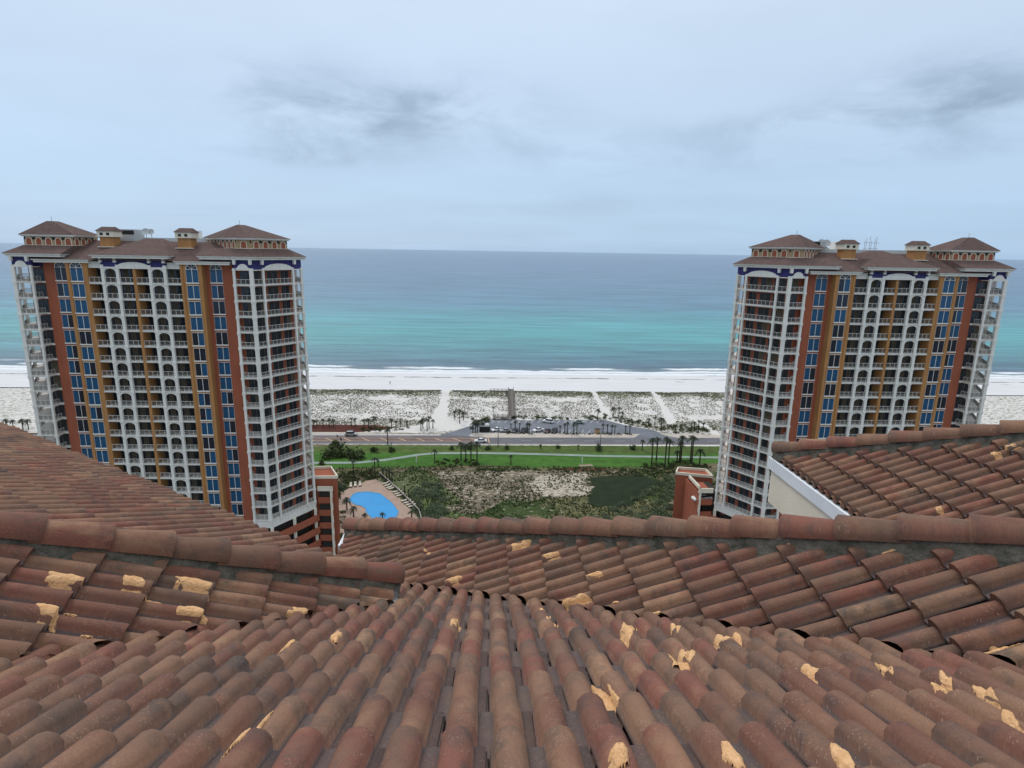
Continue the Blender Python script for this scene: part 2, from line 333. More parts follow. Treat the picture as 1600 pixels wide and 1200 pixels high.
w = (py_ > 226) & (py_ < 243+6*fbm(px_, py_, 20, 8)); dens[w] = .64; col[w] = (.16, .15, .10)
dn = fbm(px_, py_, 16, 77); w = (py_ > 243) & (dn > .56); dens[w] = .52
w = (py_ > 285+5*fbm(px_, py_, 12, 41)); col[w] = (.19, .20, .11); dens[w] = .66
w = inpoly(P+rough*.15, MULCH); dens[w] = 1; col[w] = (.085, .030, .022)
w = inpoly(P+rough*.4, LOTSAND); dens[w] = .05
DECK_X = polys((532, 772), (545, 765), (574, 753), (588, 751), (598, 757), (622, 778), (650, 806), (662, 830), (600, 880), (520, 860), (528, 800))
LOT_X = polys((748, 656.5), (762, 655), (806, 654.5), (900, 656.5), (945, 656), (975, 664), (1000, 668.5), (1020, 671.5), (1040, 680), (1060, 685), (672, 684.6), (715, 672), (742, 663))
dens[inpoly(P, DECK_X)] = 0; dens[inpoly(P, LOT_X)] = 0; dens[(py_ > 212) & (py_ < 224.5)] = 0
def trail(pts, wid):
    for i_, (a, b) in enumerate(zip(pts, pts[1:])):
        wd = wid*(.55+.28*i_)
        a = g(*a); b = g(*b); ab = np.array([b.x-a.x, b.y-a.y]); q = P+rough*.25-np.array([a.x, a.y]); t = np.clip((q@ab)/(ab@ab), 0, 1); d = np.linalg.norm(q-t[:, None]*ab, axis=1); dens[d < wd] = .04
TRAILS = [([(697, 609), (690, 640), (678, 660), (672, 670)], 4.0), ([(925, 610), (940, 636), (952, 656), (975, 668)], 2.4), ([(1018, 612), (1038, 640), (1046, 660)], 2.6),
          ([(1040, 640), (1080, 655), (1128, 682)], 1.3), ([(1102, 664), (1128, 682)], 1.3)]
for t_, w_ in TRAILS: trail(t_, w_)
zz = np.where(py_ > 240, .9*(fbm(px_, py_, 18, 51)-.4)*np.clip((py_-244)/8, 0, 1)*np.clip((300-py_)/6, 0, 1), 0)
zz += np.where(py_ > 284, 1.2*fbm(px_, py_, 10, 52)*np.clip((py_-286)/5, 0, 1)*np.clip((299.6-py_)/4, 0, 1), 0)
scr = (py_ < 190) & (dens > .85); zz += np.where(scr, .35*fbm(px_, py_, 4, 61)*np.clip((190-py_)/3, 0, 1), 0)
zz = np.maximum(zz, 0)
def ground_mat(name):
    m = bpy.data.materials.new(name); m.use_nodes = True; nt = m.node_tree; Nn = nt.nodes; Ln = nt.links; b = Nn['Principled BSDF']; b.inputs['Roughness'].default_value = .95; b.inputs['Specular IOR Level'].default_value = .1
    a = Nn.new('ShaderNodeAttribute'); a.attribute_name = 'cover'; d = Nn.new('ShaderNodeAttribute'); d.attribute_name = 'dens'
    t = Nn.new('ShaderNodeTexCoord'); mp = Nn.new('ShaderNodeMapping'); mp.inputs['Scale'].default_value = (.62, 1.05, 1); Ln.new(t.outputs['Object'], mp.inputs[0])
    n = Nn.new('ShaderNodeTexNoise'); n.inputs['Scale'].default_value = 1.0; n.inputs['Detail'].default_value = 6; n.inputs['Roughness'].default_value = .68; Ln.new(mp.outputs[0], n.inputs['Vector'])
    def M_(op, x, y, clamp=False):
        k = Nn.new('ShaderNodeMath'); k.operation = op; k.use_clamp = clamp
        for i, v in enumerate((x, y)):
            if isinstance(v, (int, float)): k.inputs[i].default_value = v
            else: Ln.new(v, k.inputs[i])
        return k.outputs[0]
    # density -> threshold on the noise
    thr = M_('SUBTRACT', M_('SUBTRACT', .74, M_('MULTIPLY', d.outputs['Fac'], .46)), M_('MULTIPLY', M_('MAXIMUM', M_('SUBTRACT', d.outputs['Fac'], .95), 0.0), 20)); f = M_('MULTIPLY', M_('SUBTRACT', n.outputs[0], thr), 9, True)
    n2 = Nn.new('ShaderNodeTexNoise'); n2.inputs['Scale'].default_value = .35; n2.inputs['Detail'].default_value = 8; n2.inputs['Roughness'].default_value = .7; Ln.new(t.outputs['Object'], n2.inputs['Vector'])
    hs = Nn.new('ShaderNodeHueSaturation'); Ln.new(a.outputs['Color'], hs.inputs['Color']); Ln.new(M_('ADD', M_('MULTIPLY', n2.outputs[0], 1.5), .25), hs.inputs['Value'])
    x = Nn.new('ShaderNodeMix'); x.data_type = 'RGBA'; Ln.new(f, x.inputs[0]); sy = Nn.new('ShaderNodeSeparateXYZ'); Ln.new(t.outputs['Object'], sy.inputs[0]); sm = Nn.new('ShaderNodeMix'); sm.data_type = 'RGBA'; Ln.new(M_('DIVIDE', M_('SUBTRACT', sy.outputs[1], 195.0), 15.0, True), sm.inputs[0]); sm.inputs[6].default_value = (.47, .42, .34, 1); sm.inputs[7].default_value = (.61, .59, .565, 1); Ln.new(sm.outputs[2], x.inputs[6]); Ln.new(hs.outputs[0], x.inputs[7]); Ln.new(x.outputs[2], b.inputs['Base Color'])
    bu = Nn.new('ShaderNodeBump'); bu.inputs['Strength'].default_value = .6; bu.inputs['Distance'].default_value = .25; Ln.new(n.outputs[0], bu.inputs['Height']); Ln.new(bu.outputs[0], b.inputs['Normal'])
    return m
M_GROUND = ground_mat('ground_cover')
nx, ny = len(gx), len(gy); idx = np.arange(nx*ny).reshape(ny, nx)
F_ = np.stack([idx[:-1, :-1].ravel(), idx[:-1, 1:].ravel(), idx[1:, 1:].ravel(), idx[1:, :-1].ravel()], 1)
def grid_mesh(name, verts, faces, mats, smooth=True):
    me = bpy.data.meshes.new(name); me.vertices.add(len(verts)); me.vertices.foreach_set('co', np.asarray(verts, dtype=np.float32).ravel())
    k = faces.shape[1]; me.loops.add(faces.size); me.loops.foreach_set('vertex_index', faces.ravel().astype(np.int32)); me.polygons.add(len(faces)); me.polygons.foreach_set('loop_start', np.arange(0, faces.size, k, dtype=np.int32))
    me.polygons.foreach_set('use_smooth', [smooth]*len(faces))
    for m in mats: me.materials.append(m)
    me.update(calc_edges=True); me.validate(); return me
me = grid_mesh('ground', np.stack([px_, py_, zz], 1), F_, [M_GROUND])
at = me.attributes.new('cover', 'FLOAT_COLOR', 'POINT'); at.data.foreach_set('color', np.concatenate([col, np.ones((len(P), 1))], 1).astype(np.float32).ravel())
at = me.attributes.new('dens', 'FLOAT', 'POINT'); at.data.foreach_set('value', dens.astype(np.float32))
tag(inst('ground', me), kind='structure')
M_BASE = mat('base_land', (.10, .10, .06), .95, .1, vscale=.05, col2=(.22, .20, .16))
mb = MB(); mb.add([(-6000, -400, -.35), (6000, -400, -.35), (6000, 302, -.35), (-6000, 302, -.35)], [(0, 1, 2, 3)]); tag(mb.build('terrain', M_BASE, recalc=False), kind='structure')
# beach, one sheet with wet edge
def beach_mat():
    m = bpy.data.materials.new('white_sand'); m.use_nodes = True; nt = m.node_tree; Nn = nt.nodes; Ln = nt.links; b = Nn['Principled BSDF']; b.inputs['Roughness'].default_value = .95; b.inputs['Specular IOR Level'].default_value = .1
    t = Nn.new('ShaderNodeTexCoord'); s = Nn.new('ShaderNodeSeparateXYZ'); Ln.new(t.outputs['Object'], s.inputs[0])
    mp = Nn.new('ShaderNodeMapping'); mp.inputs['Scale'].default_value = (.035, .30, 1); Ln.new(t.outputs['Object'], mp.inputs[0])
    n = Nn.new('ShaderNodeTexNoise'); n.inputs['Scale'].default_value = 1; n.inputs['Detail'].default_value = 8; n.inputs['Roughness'].default_value = .65; Ln.new(mp.outputs[0], n.inputs['Vector'])
    def M_(op, x, y, clamp=False):
        k = Nn.new('ShaderNodeMath'); k.operation = op; k.use_clamp = clamp
        for i, v in enumerate((x, y)):
            if isinstance(v, (int, float)): k.inputs[i].default_value = v
            else: Ln.new(v, k.inputs[i])
        return k.outputs[0]
    # wrack line: weed left along the last tide mark
    yy = M_('ADD', s.outputs[1], M_('MULTIPLY', n.outputs[0], 9)); d = M_('ABSOLUTE', M_('SUBTRACT', yy, 337.2), 0); band = M_('SUBTRACT', 1, M_('DIVIDE', d, 1.1), True)
    n2 = Nn.new('ShaderNodeTexNoise'); n2.inputs['Scale'].default_value = .09; n2.inputs['Detail'].default_value = 5; Ln.new(t.outputs['Object'], n2.inputs['Vector'])
    band = M_('MULTIPLY', M_('MULTIPLY', band, 1.8, True), M_('MULTIPLY', M_('SUBTRACT', n2.outputs[0], .40), 8, True), True)
    d2 = M_('ABSOLUTE', M_('SUBTRACT', yy, 330.5), 0); band2 = M_('SUBTRACT', 1, M_('DIVIDE', d2, .8), True); band2 = M_('MULTIPLY', band2, M_('MULTIPLY', M_('SUBTRACT', n2.outputs[0], .56), 9, True), True)
    bb = M_('MULTIPLY', M_('MAXIMUM', band, band2), 1.0)
    r = Nn.new('ShaderNodeValToRGB'); Ln.new(n.outputs[0], r.inputs[0]); r.color_ramp.elements[0].position = .3; r.color_ramp.elements[0].color = (.58, .578, .59, 1); r.color_ramp.elements[1].position = .7; r.color_ramp.elements[1].color = (.66, .66, .672, 1)
    x = Nn.new('ShaderNodeMix'); x.data_type = 'RGBA'; Ln.new(bb, x.inputs[0]); Ln.new(r.outputs[0], x.inputs[6]); x.inputs[7].default_value = (.14, .14, .14, 1)
    wet = M_('DIVIDE', M_('SUBTRACT', s.outputs[1], 341), 6, True)
    x2 = Nn.new('ShaderNodeMix'); x2.data_type = 'RGBA'; Ln.new(wet, x2.inputs[0]); Ln.new(x.outputs[2], x2.inputs[6]); x2.inputs[7].default_value = (.50, .52, .54, 1); Ln.new(x2.outputs[2], b.inputs['Base Color'])
    return m
xs = np.concatenate([np.arange(-3000, -400, 200), np.arange(-400, 420, 10), np.arange(420, 3100, 200)]); 
mb = MB(); rows = [299.5, 303, 320, 336, 343, 350, 362]; zr = [.0, .05, .0, -.05, -.25, -.5, -1.2]
vs = [(x, y, z) for y, z in zip(rows, zr) for x in xs]; n_ = len(xs)
mb.add(vs, [(j*n_+i, j*n_+i+1, (j+1)*n_+i+1, (j+1)*n_+i) for j in range(len(rows)-1) for i in range(n_-1)]); tag(mb.build('beach', beach_mat(), recalc=False), kind='structure')
# land beyond the detailed grid left and right
for x0, x1 in ((-3000, -149.5), (189, 3000)):
    mb = MB(); ys = np.arange(226, 300, 6.); xx = np.linspace(x0, x1, 120)
    vs = [(x, y, .3+.8*float(noise.noise((x*.05, y*.07, 2))) if 232 < y < 296 else -.02) for y in ys for x in xx]; n_ = len(xx)
    mb.add(vs, [(j*n_+i, j*n_+i+1, (j+1)*n_+i+1, (j+1)*n_+i) for j in range(len(ys)-1) for i in range(n_-1)], smooth=True); ob = mb.build('ground', M_GROUND, recalc=False)
    at = ob.data.attributes.new('cover', 'FLOAT_COLOR', 'POINT'); at.data.foreach_set('color', np.tile((.15, .15, .085, 1), len(vs)).astype(np.float32)); at = ob.data.attributes.new('dens', 'FLOAT', 'POINT'); at.data.foreach_set('value', np.full(len(vs), .52, np.float32)); tag(ob, kind='structure')

# ------------------------------------------------------------------ sea
def sea_mat():
    m = bpy.data.materials.new('gulf_water'); m.use_nodes = True; nt = m.node_tree; Nn = nt.nodes; Ln = nt.links; b = Nn['Principled BSDF']
    def M_(op, x, y=None, clamp=False):
        k = Nn.new('ShaderNodeMath'); k.operation = op; k.use_clamp = clamp
        for i, v in enumerate((x, y)):
            if v is None: continue
            if isinstance(v, (int, float)): k.inputs[i].default_value = v
            else: Ln.new(v, k.inputs[i])
        return k.outputs[0]
    t = Nn.new('ShaderNodeTexCoord'); s = Nn.new('ShaderNodeSeparateXYZ'); Ln.new(t.outputs['Object'], s.inputs[0])
    def nz(sx, sy, det, rough=.6, z=0):
        mp = Nn.new('ShaderNodeMapping'); mp.inputs['Scale'].default_value = (sx, sy, 1); mp.inputs['Location'].default_value = (0, 0, z); Ln.new(t.outputs['Object'], mp.inputs[0])
        n = Nn.new('ShaderNodeTexNoise'); n.inputs['Scale'].default_value = 1; n.inputs['Detail'].default_value = det; n.inputs['Roughness'].default_value = rough; Ln.new(mp.outputs[0], n.inputs['Vector']); return n.outputs[0]
    d = M_('SUBTRACT', s.outputs[1], 344)                     # metres from the water line
    big = nz(.0013, .006, 4); d_ = M_('ADD', d, M_('MULTIPLY', M_('SUBTRACT', big, .5), M_('MULTIPLY', d, .55)))
    lg = M_('DIVIDE', M_('LOGARITHM', M_('MAXIMUM', M_('ADD', d_, 10), 1.0), 10), 4.2)
    r = Nn.new('ShaderNodeValToRGB'); Ln.new(lg, r.inputs[0])
    import math as _m
    def at_(dist): return _m.log10(max(dist+10, 1))/4.2
    pal = [(at_(0), (.30, .36, .38)), (at_(8), (.14, .20, .235)), (at_(30), (.075, .145, .19)), (at_(80), (.07, .205, .24)), (at_(170), (.070, .295, .305)), (at_(290), (.072, .270, .305)),
           (at_(460), (.085, .20, .28)), (at_(900), (.095, .185, .275)), (at_(2500), (.11, .185, .285)), (at_(8000), (.13, .205, .305)), (1.0, (.15, .23, .33))]
    while len(r.color_ramp.elements) < len(pal): r.color_ramp.elements.new(.5)
    for e, (p_, c_) in zip(r.color_ramp.elements, pal): e.position = min(p_, 1); e.color = (*c_, 1)
    # swell streaks
    st = nz(.012, .10, 5, .6, 3); st2 = nz(.004, .022, 5, .6, 7); st3 = nz(.05, .30, 4, .6, 13); near = M_('SUBTRACT', 1, M_('DIVIDE', d, 220), True); v = M_('ADD', M_('ADD', M_('MULTIPLY', M_('SUBTRACT', st, .5), 1.5), M_('MULTIPLY', M_('SUBTRACT', st2, .5), .8)), M_('MULTIPLY', M_('MULTIPLY', M_('SUBTRACT', st3, .5), 1.3), near)); v = M_('ADD', v, 1.0)
    hs = Nn.new('ShaderNodeHueSaturation'); Ln.new(r.outputs[0], hs.inputs['Color']); Ln.new(v, hs.inputs['Value'])
    # foam: breaking crests + swash
    wob = M_('MULTIPLY', M_('SUBTRACT', nz(.012, .0, 5, .6, 11), .5), 26)
    dd = M_('ADD', d, wob); fn = nz(.10, .28, 7, .7, 5)
    def band(c, w_, thr, gain):
        k = M_('SUBTRACT', 1, M_('DIVIDE', M_('ABSOLUTE', M_('SUBTRACT', dd, c)), w_), True); return M_('MULTIPLY', M_('SUBTRACT', M_('MULTIPLY', k, M_('ADD', fn, .35)), thr), gain, True)
    patch = M_('MULTIPLY', M_('SUBTRACT', nz(.018, .02, 3, .5, 21), .50), 9, True)
    patch2 = M_('MULTIPLY', M_('SUBTRACT', nz(.020, .02, 3, .5, 31), .47), 9, True)
    f = M_('MAXIMUM', M_('MULTIPLY', band(31, 4.5, .26, 7), patch), M_('MULTIPLY', band(19, 6, .32, 5), patch2)); f = M_('MAXIMUM', f, band(3, 7, .30, 4)); f = M_('MAXIMUM', f, band(10, 8, .44, 5))
    crest = M_('MULTIPLY', M_('SUBTRACT', 1, M_('DIVIDE', M_('ABSOLUTE', M_('SUBTRACT', dd, 38.5)), 4.0), True), M_('ADD', patch, .3)); hv = Nn.new('ShaderNodeHueSaturation'); Ln.new(hs.outputs[0], hv.inputs['Color']); Ln.new(M_('SUBTRACT', 1, M_('MULTIPLY', crest, .40)), hv.inputs['Value']); hs = hv
    x = Nn.new('ShaderNodeMix'); x.data_type = 'RGBA'; Ln.new(f, x.inputs[0]); Ln.new(hs.outputs[0], x.inputs[6]); x.inputs[7].default_value = (.72, .75, .78, 1); Ln.new(x.outputs[2], b.inputs['Base Color'])
    Ln.new(M_('ADD', M_('MULTIPLY', f, .5), .34), b.inputs['Roughness']); b.inputs['IOR'].default_value = 1.33; b.inputs['Specular IOR Level'].default_value = .35
    h = M_('ADD', M_('MULTIPLY', nz(.09, .45, 6, .65, 1), .8), nz(.02, .09, 3, .5, 2)); bu = Nn.new('ShaderNodeBump'); bu.inputs['Strength'].default_value = .9; bu.inputs['Distance'].default_value = 1.1; Ln.new(h, bu.inputs['Height']); Ln.new(bu.outputs[0], b.inputs['Normal'])
    return m
mb = MB(); ys = [343, 400, 600, 1200, 4000, 12000, 42000]; vs = []
for y in ys: vs += [(-max(3000, y*1.6), y, -.28), (max(3000, y*1.6), y, -.28)]
mb.add(vs, [(2*i, 2*i+1, 2*i+3, 2*i+2) for i in range(len(ys)-1)]); sea = tag(mb.build('sea', sea_mat(), recalc=False), kind='structure')

# ------------------------------------------------------------------ road, walks, car park
M_ASPH = mat('asphalt', (.15, .15, .165), .9, .2, vscale=.15, col2=(.12, .12, .13)); M_ASPHR = mat('worn_red_asphalt', (.175, .125, .115), .9, .2, vscale=.2, col2=(.13, .098, .094)); M_LOT = mat('car_park_asphalt', (.185, .20, .23), .9, .2, vscale=.1, col2=(.125, .135, .155))
M_MARK = mat('road_paint_yellow', (.62, .44, .28), .8, .2); M_MARKW = mat('road_paint_white', (.55, .55, .55), .8, .2); M_WALK = mat('pale_walk', (.50, .45, .39), .9, .2, vscale=.3, col2=(.42, .38, .33)); M_PATH = mat('cart_path', (.27, .33, .29), .9, .2, vscale=.2, col2=(.22, .27, .24))
def sheet(name, pts, z, m, kind='structure'):
    mb = MB(); mb.add([(p[0], p[1], z) for p in pts], [tuple(range(len(pts)))]); o = mb.build(name, m, recalc=False)
    if o.data.polygons[0].normal.z < 0: o.data.flip_normals()
    return tag(o, kind=kind)
def yroad(x, off): return 213.25 + .008*x + off
RX0, RX1 = -600, 700
sheet('road', [(RX0, yroad(RX0, 0)), (RX1, yroad(RX1, 0)), (RX1, yroad(RX1, 7.9)), (0, yroad(0, 7.9)), (-12, yroad(-12, 10.6)), (RX0, yroad(RX0, 11.6))], .05, M_ASPH)
sheet('turn_lane', [(RX0, yroad(RX0, 2.6)), (-1.0, yroad(-1, 2.6)), (-1.0, yroad(-1, 7.6)), (-30, yroad(-30, 8.6)), (RX0, yroad(RX0, 9.2))], .056, M_ASPHR)
sheet('sidewalk', [(RX0, yroad(RX0, 11.7)), (-45, yroad(-45, 11.7)), (-30, yroad(-30, 13.2)), (-33, yroad(-33, 14.6)), (-50, yroad(-50, 14.2)), (RX0, yroad(RX0, 13.4))], .12, M_WALK)
sheet('sidewalk', [tuple(g(*p).to_2d()) for p in ((732, 679.5), (742, 676.8), (1000, 678.5), (992, 684), (760, 684.3))], .12, M_WALK)
sheet('sidewalk', [tuple(g(*p).to_2d()) for p in ((1030, 678), (1135, 680), (1135, 684.6), (1060, 684.6), (1044, 682))], .12, M_WALK)
# kerbs and painted lines
mb = MB(); mb.hexa([(RX0, yroad(RX0, -.35), 0), (RX1, yroad(RX1, -.35), 0), (RX1, yroad(RX1, -.02), 0), (RX0, yroad(RX0, -.02), 0), (RX0, yroad(RX0, -.35), .16), (RX1, yroad(RX1, -.35), .16), (RX1, yroad(RX1, -.02), .16), (RX0, yroad(RX0, -.02), .16)]); tag(mb.build('kerb', M_CONC), kind='structure')
mb = MB()
def strip(x0, o0, x1, o1, w, z=.064):
    a = Vector((x0, yroad(x0, o0))); b = Vector((x1, yroad(x1, o1))); d = (b-a).normalized(); n = Vector((-d.y, d.x))*w/2
    mb.add([(*(a-n), z), (*(b-n), z), (*(b+n), z), (*(a+n), z)], [(0, 1, 2, 3)])
strip(-300, 3.4, 0, 3.4, .22); strip(-300, 6.9, 0, 6.9, .20); strip(-.2, 1.4, -.8, 7.4, .3)
for k in range(40): x = -4-k*6.9; strip(x, 3.5, x-3.4, 6.8, .34)
tag(mb.build('lane_marking', M_MARK, recalc=False), kind='structure')
mb = MB()
strip(-300, 9.6, -30, 9.6, .16)
for k in range(14): x = 12+k*12; strip(x, 4.0, x+4, 4.0, .16)
tag(mb.build('lane_marking', M_MARKW, recalc=False), kind='structure')
LOT = [tuple(g(*p).to_2d()) for p in ((748, 656.5), (762, 655), (806, 654.5), (900, 656.5), (945, 656), (975, 664), (1000, 668.5), (1020, 671.5), (1040, 680), (1060, 685), (990, 685.5), (992, 678), (930, 679.5), (740, 677.5), (733, 680), (738, 684.8), (672, 684.6), (715, 672), (742, 663))]
sheet('car_park', LOT, .035, M_LOT)
mb = MB()
for k in range(17):
    a, b = g(768+k*10.3, 671.5), g(764+k*10.3, 677); d = (b-a).to_2d().normalized(); n = Vector((-d.y, d.x))*.1; mb.add([(a.x-n.x, a.y-n.y, .045), (b.x-n.x, b.y-n.y, .045), (b.x+n.x, b.y+n.y, .045), (a.x+n.x, a.y+n.y, .045)], [(0, 1, 2, 3)])
    a, b = g(772+k*10.3, 656.8), g(768+k*10.3, 661); d = (b-a).to_2d().normalized(); n = Vector((-d.y, d.x))*.1
    mb.add([(a.x-n.x, a.y-n.y, .045), (b.x-n.x, b.y-n.y, .045), (b.x+n.x, b.y+n.y, .045), (a.x+n.x, a.y+n.y, .045)], [(0, 1, 2, 3)])
tag(mb.build('bay_marking', M_MARKW, recalc=False), kind='structure')
def ribbon(name, pts, w, z, m):
    q = [g(*p) for p in pts]; mb = MB(); vs = []
    for i, p in enumerate(q):
        d = (q[min(i+1, len(q)-1)]-q[max(i-1, 0)]).to_2d().normalized(); n = Vector((-d.y, d.x))*w/2; vs += [(p.x-n.x, p.y-n.y, z), (p.x+n.x, p.y+n.y, z)]
    mb.add(vs, [(2*i, 2*i+2, 2*i+3, 2*i+1) for i in range(len(q)-1)]); return tag(mb.build(name, m, recalc=False), kind='structure')
ribbon('path', [(440, 723), (500, 723.5), (560, 723), (600, 719), (630, 714.5), (655, 710.5), (680, 708.4), (740, 708), (800, 708.8), (870, 710.5), (930, 712.5), (1000, 713.5), (1080, 714.5), (1140, 715.2), (1240, 717)], 2.0, .06, M_PATH)
ribbon('bunker', [(905, 728), (915, 727.5), (926, 727)], 1.6, .09, mat('bunker_sand', (.30, .22, .18), .95))

# ================================================================== TILED ROOF (own building)
m_ = .478; HC = .75; K1 = 4.818
PHI = .20668
Dn = {'front': (0, 1), 'right': (-1, 0), 'left': (cos(PHI), sin(PHI))}
# planes: z = c - m*(dx*x+dy*y), relative to the camera
AZ2 = radians(34)
HEND = Vector((-.834, 4.71, -2.866))
cB = -2.794
m2 = .489
PL = {'front': (-HC, m_, (0., 1.)), 'right': (-HC-m_*K1, m_, (-1., 0.)), 'left': (cB, m_, (cos(PHI), sin(PHI))),
      'left_back': (HEND.z+m2*(sin(AZ2)*HEND.x+cos(AZ2)*HEND.y), m2, (sin(AZ2), cos(AZ2)))}
R2C = Vector((4.12, 7.94, -2.79))
PL['wing'] = (R2C.z-m_*R2C.x, m_, (-1., 0.))
def zp(name, x, y): c, m, d = PL[name]; return c-m*(d[0]*x+d[1]*y)
def lin(name): c, m, d = PL[name]; return np.array([-m*d[0], -m*d[1], c])
# region constraints: list of (a,b,c): a*x+b*y+c >= 0
def ge(n1, n2, gap=0):
    v = lin(n1)-lin(n2); s = np.hypot(v[0], v[1]); return tuple(v/s-np.array([0, 0, gap]))
c_eaveL = (-cos(PHI), -sin(PHI), .15)            # u_L <= .15
V_front = 0.02
REG = {
 'right': [ge('right', 'front', .006), (1., 0., 2.05)],
 'left': [ge('left', 'front', .004), c_eaveL],
 'left_back': [], 'wing': [(1., 0., -R2C.x+.06)],
 'front': [ge('front', 'right', -.005)],
}
HIPR_K = 6.02                                     # x+y of the right hip
s2 = 1/sqrt(2)
REG['right'].append((-s2, -s2, HIPR_K*s2-.02))
Hd = Vector((.846, .533, -.447))                  # left hip direction, downwards
hn = Vector((Hd.y, -Hd.x)).normalized()           # pointing to the left roof side (towards camera)
def hl(x, y, sgn, gap): return None
cH = -(hn.x*HEND.x+hn.y*HEND.y)
REG['left'].append((hn.x, hn.y, cH-.05)); REG['left_back'].append((-hn.x, -hn.y, -cH-.05))
d2 = (sin(AZ2), cos(AZ2)); REG['left_back'].append((-d2[0], -d2[1], d2[0]*HEND.x+d2[1]*HEND.y+.03))
REG['left_back'].append((-1., 0., -1.25+0.45))    # stops before the front-right wing
REG['wing'].append((-s2, -s2, (R2C.x+R2C.y)*s2-.05))
TW, TL, TE = .3075, .42, .343
# tile cross-section
prof = [(-.004, -.010), (.0065, -.010), (.0085, .004), (.036, .003)]
def roll(x0, x1, h, n=6): return [(x0+(x1-x0)*(.5-.5*cos(pi*i/n)), .004+h*sin(pi*i/n)**.8) for i in range(1, n)]
prof += roll(.040, .138, .056) + [(.140, .003), (.191, .003)] + roll(.194, .292, .056) + [(.294, .012), (.300, .011), (.302, -.004)]
prof = np.array(prof)
def prof_h(x): return float(np.interp(x, prof[:, 0], prof[:, 1]))
def tile_arrays(L0=TL):
    n = len(prof); V = []; UVs = []; H = []
    for y, dz, sc in ((L0, .000, 1), (.012, .041, 1), (0.0, .036, 1)):
        for x, z in prof:
            cx_ = .089 if x < .165 else .243; k = (.86 if y > .1 else 1.10) if z > .0035 and x < .293 else 1
            V.append((cx_+(x-cx_)*k if k != 1 else x, y, (z*(.84 if y > .1 else 1.10) if z > 0 else z)+dz)); UVs.append((x, y)); H.append(min(1, max(0, z)/.05))
    for x, z in prof:
        cx_ = .089 if x < .165 else .243; k = 1.09 if z > .0035 and x < .293 else 1; V.append((cx_+(x-cx_)*k, .001, z*1.09+.036)); UVs.append((x, 0)); H.append(min(1, max(0, z)/.05))
    for x, z in prof:
        cx_ = .089 if x < .165 else .243; k = .9 if z > .0035 and x < .293 else 1; V.append((cx_+(x-cx_)*k, .004, z*.85+.004)); UVs.append((x, -.02)); H.append(min(1, max(0, z)/.05))
    Fs = []
    for r in (0, 1, 3):
        for i in range(n-1): Fs.append((r*n+i, (r+1)*n+i, (r+1)*n+i+1, r*n+i+1))
    return np.array(V), Fs, np.array(UVs), np.array(H)
TV, TF, TUV, TH = tile_arrays()
def tile_mesh(name, V, Fs, UVs, H, mat_, rnd=None):
    me = bpy.data.meshes.new(name); me.from_pydata([tuple(v) for v in V], [], [tuple(f) for f in Fs]); me.materials.append(mat_)
    me.polygons.foreach_set('use_smooth', [True]*len(Fs))
    uvl = me.uv_layers.new(name='UVMap'); li = np.zeros(len(me.loops), np.int32); me.loops.foreach_get('vertex_index', li); uvl.data.foreach_set('uv', np.asarray(UVs)[li].astype(np.float32).ravel())
    a = me.attributes.new('hgt', 'FLOAT', 'POINT'); a.data.foreach_set('value', np.asarray(H, np.float32))
    if rnd is not None: a = me.attributes.new('rnd', 'FLOAT', 'POINT'); a.data.foreach_set('value', np.asarray(rnd, np.float32))
    me.update(); return me
ME_TILE = tile_mesh('roof_tile', TV, TF, TUV, TH, M_TILE)
building = empty('tiled_roof', (0, 0, -.05), 0, 'brown clay tiled roof with hips and valleys filling the foreground, tan foam scraps on its tiles', 'roof')
CAMV = Vector((0, 0, CAMZ))
def frame(name):
    c, m, d = PL[name]; s = sqrt(1+m*m); D = Vector((d[0]/s, d[1]/s, -m/s)); U = -D; Nn = Vector((m*d[0]/s, m*d[1]/s, 1/s)); A = U.cross(Nn)
    O = Vector((0, 0, CAMZ+c)); return O, A, U, Nn, D
rnd_tile = random.Random(11)
cands = []
def inside(con, x, y): return all(a*x+b*y+c >= 0 for a, b, c in con)
for name in ('front', 'right', 'left', 'left_back', 'wing'):
    O, A, U, Nn, D = frame(name); con = REG[name]
    off = {'front': .0, 'right': .12, 'left': .05, 'left_back': .09, 'wing': .03}[name]
    # row phase from the eaves
    if name == 'left': s_e = .15*sqrt(1+m_*m_)
    elif name == 'left_back': s_e = (d2[0]*HEND.x+d2[1]*HEND.y+.03)*sqrt(1+m2*m2)
    elif name == 'wing': s_e = (-R2C.x)*sqrt(1+m_*m_)
    elif name == 'right': s_e = (-.294*HC)*sqrt(1+m_*m_)+.0
    else: s_e = (2.035*HC)*sqrt(1+m_*m_)
    for k in range(-60, 60):
        s_nose = s_e - k*TE
        for j in range(-70, 70):
            a0 = off + (j + (.5 if k % 2 else 0))*TW
            P0 = O + A*a0 + D*s_nose
            cs = [P0, P0+A*TW, P0+A*TW+U*TE, P0+U*TE]
            ctr = (cs[0]+cs[2])*.5
            if ctr.y < .55 or ctr.length > 200: continue
            u, v, w = projpx(ctr)
            if w < .3 or u < -330 or u > 1930 or v > 1560 or v < 300: continue
            if (ctr-CAMV).length > 16: continue
            ins_ = [inside(con, c_.x, c_.y) for c_ in cs]; 
            if not any(ins_) and not inside(con, ctr.x, ctr.y): continue
            pr = [projpx(c_) for c_ in cs]
            area = abs(sum(pr[i][0]*pr[(i+1) % 4][1]-pr[(i+1) % 4][0]*pr[i][1] for i in range(4)))/2
            onscr = -40 < u < 1640 and -40 < v < 1250
            # head end must also lie inside -> else clip
            hd = [P0+A*-.004+U*TL, P0+A*TW+U*TL]; full = all(ins_) and all(inside(con, q.x, q.y) for q in hd)
            cands.append((area if onscr else area*.01, name, P0, full, k, j))
cands.sort(key=lambda c: -c[0])
slopes = {}
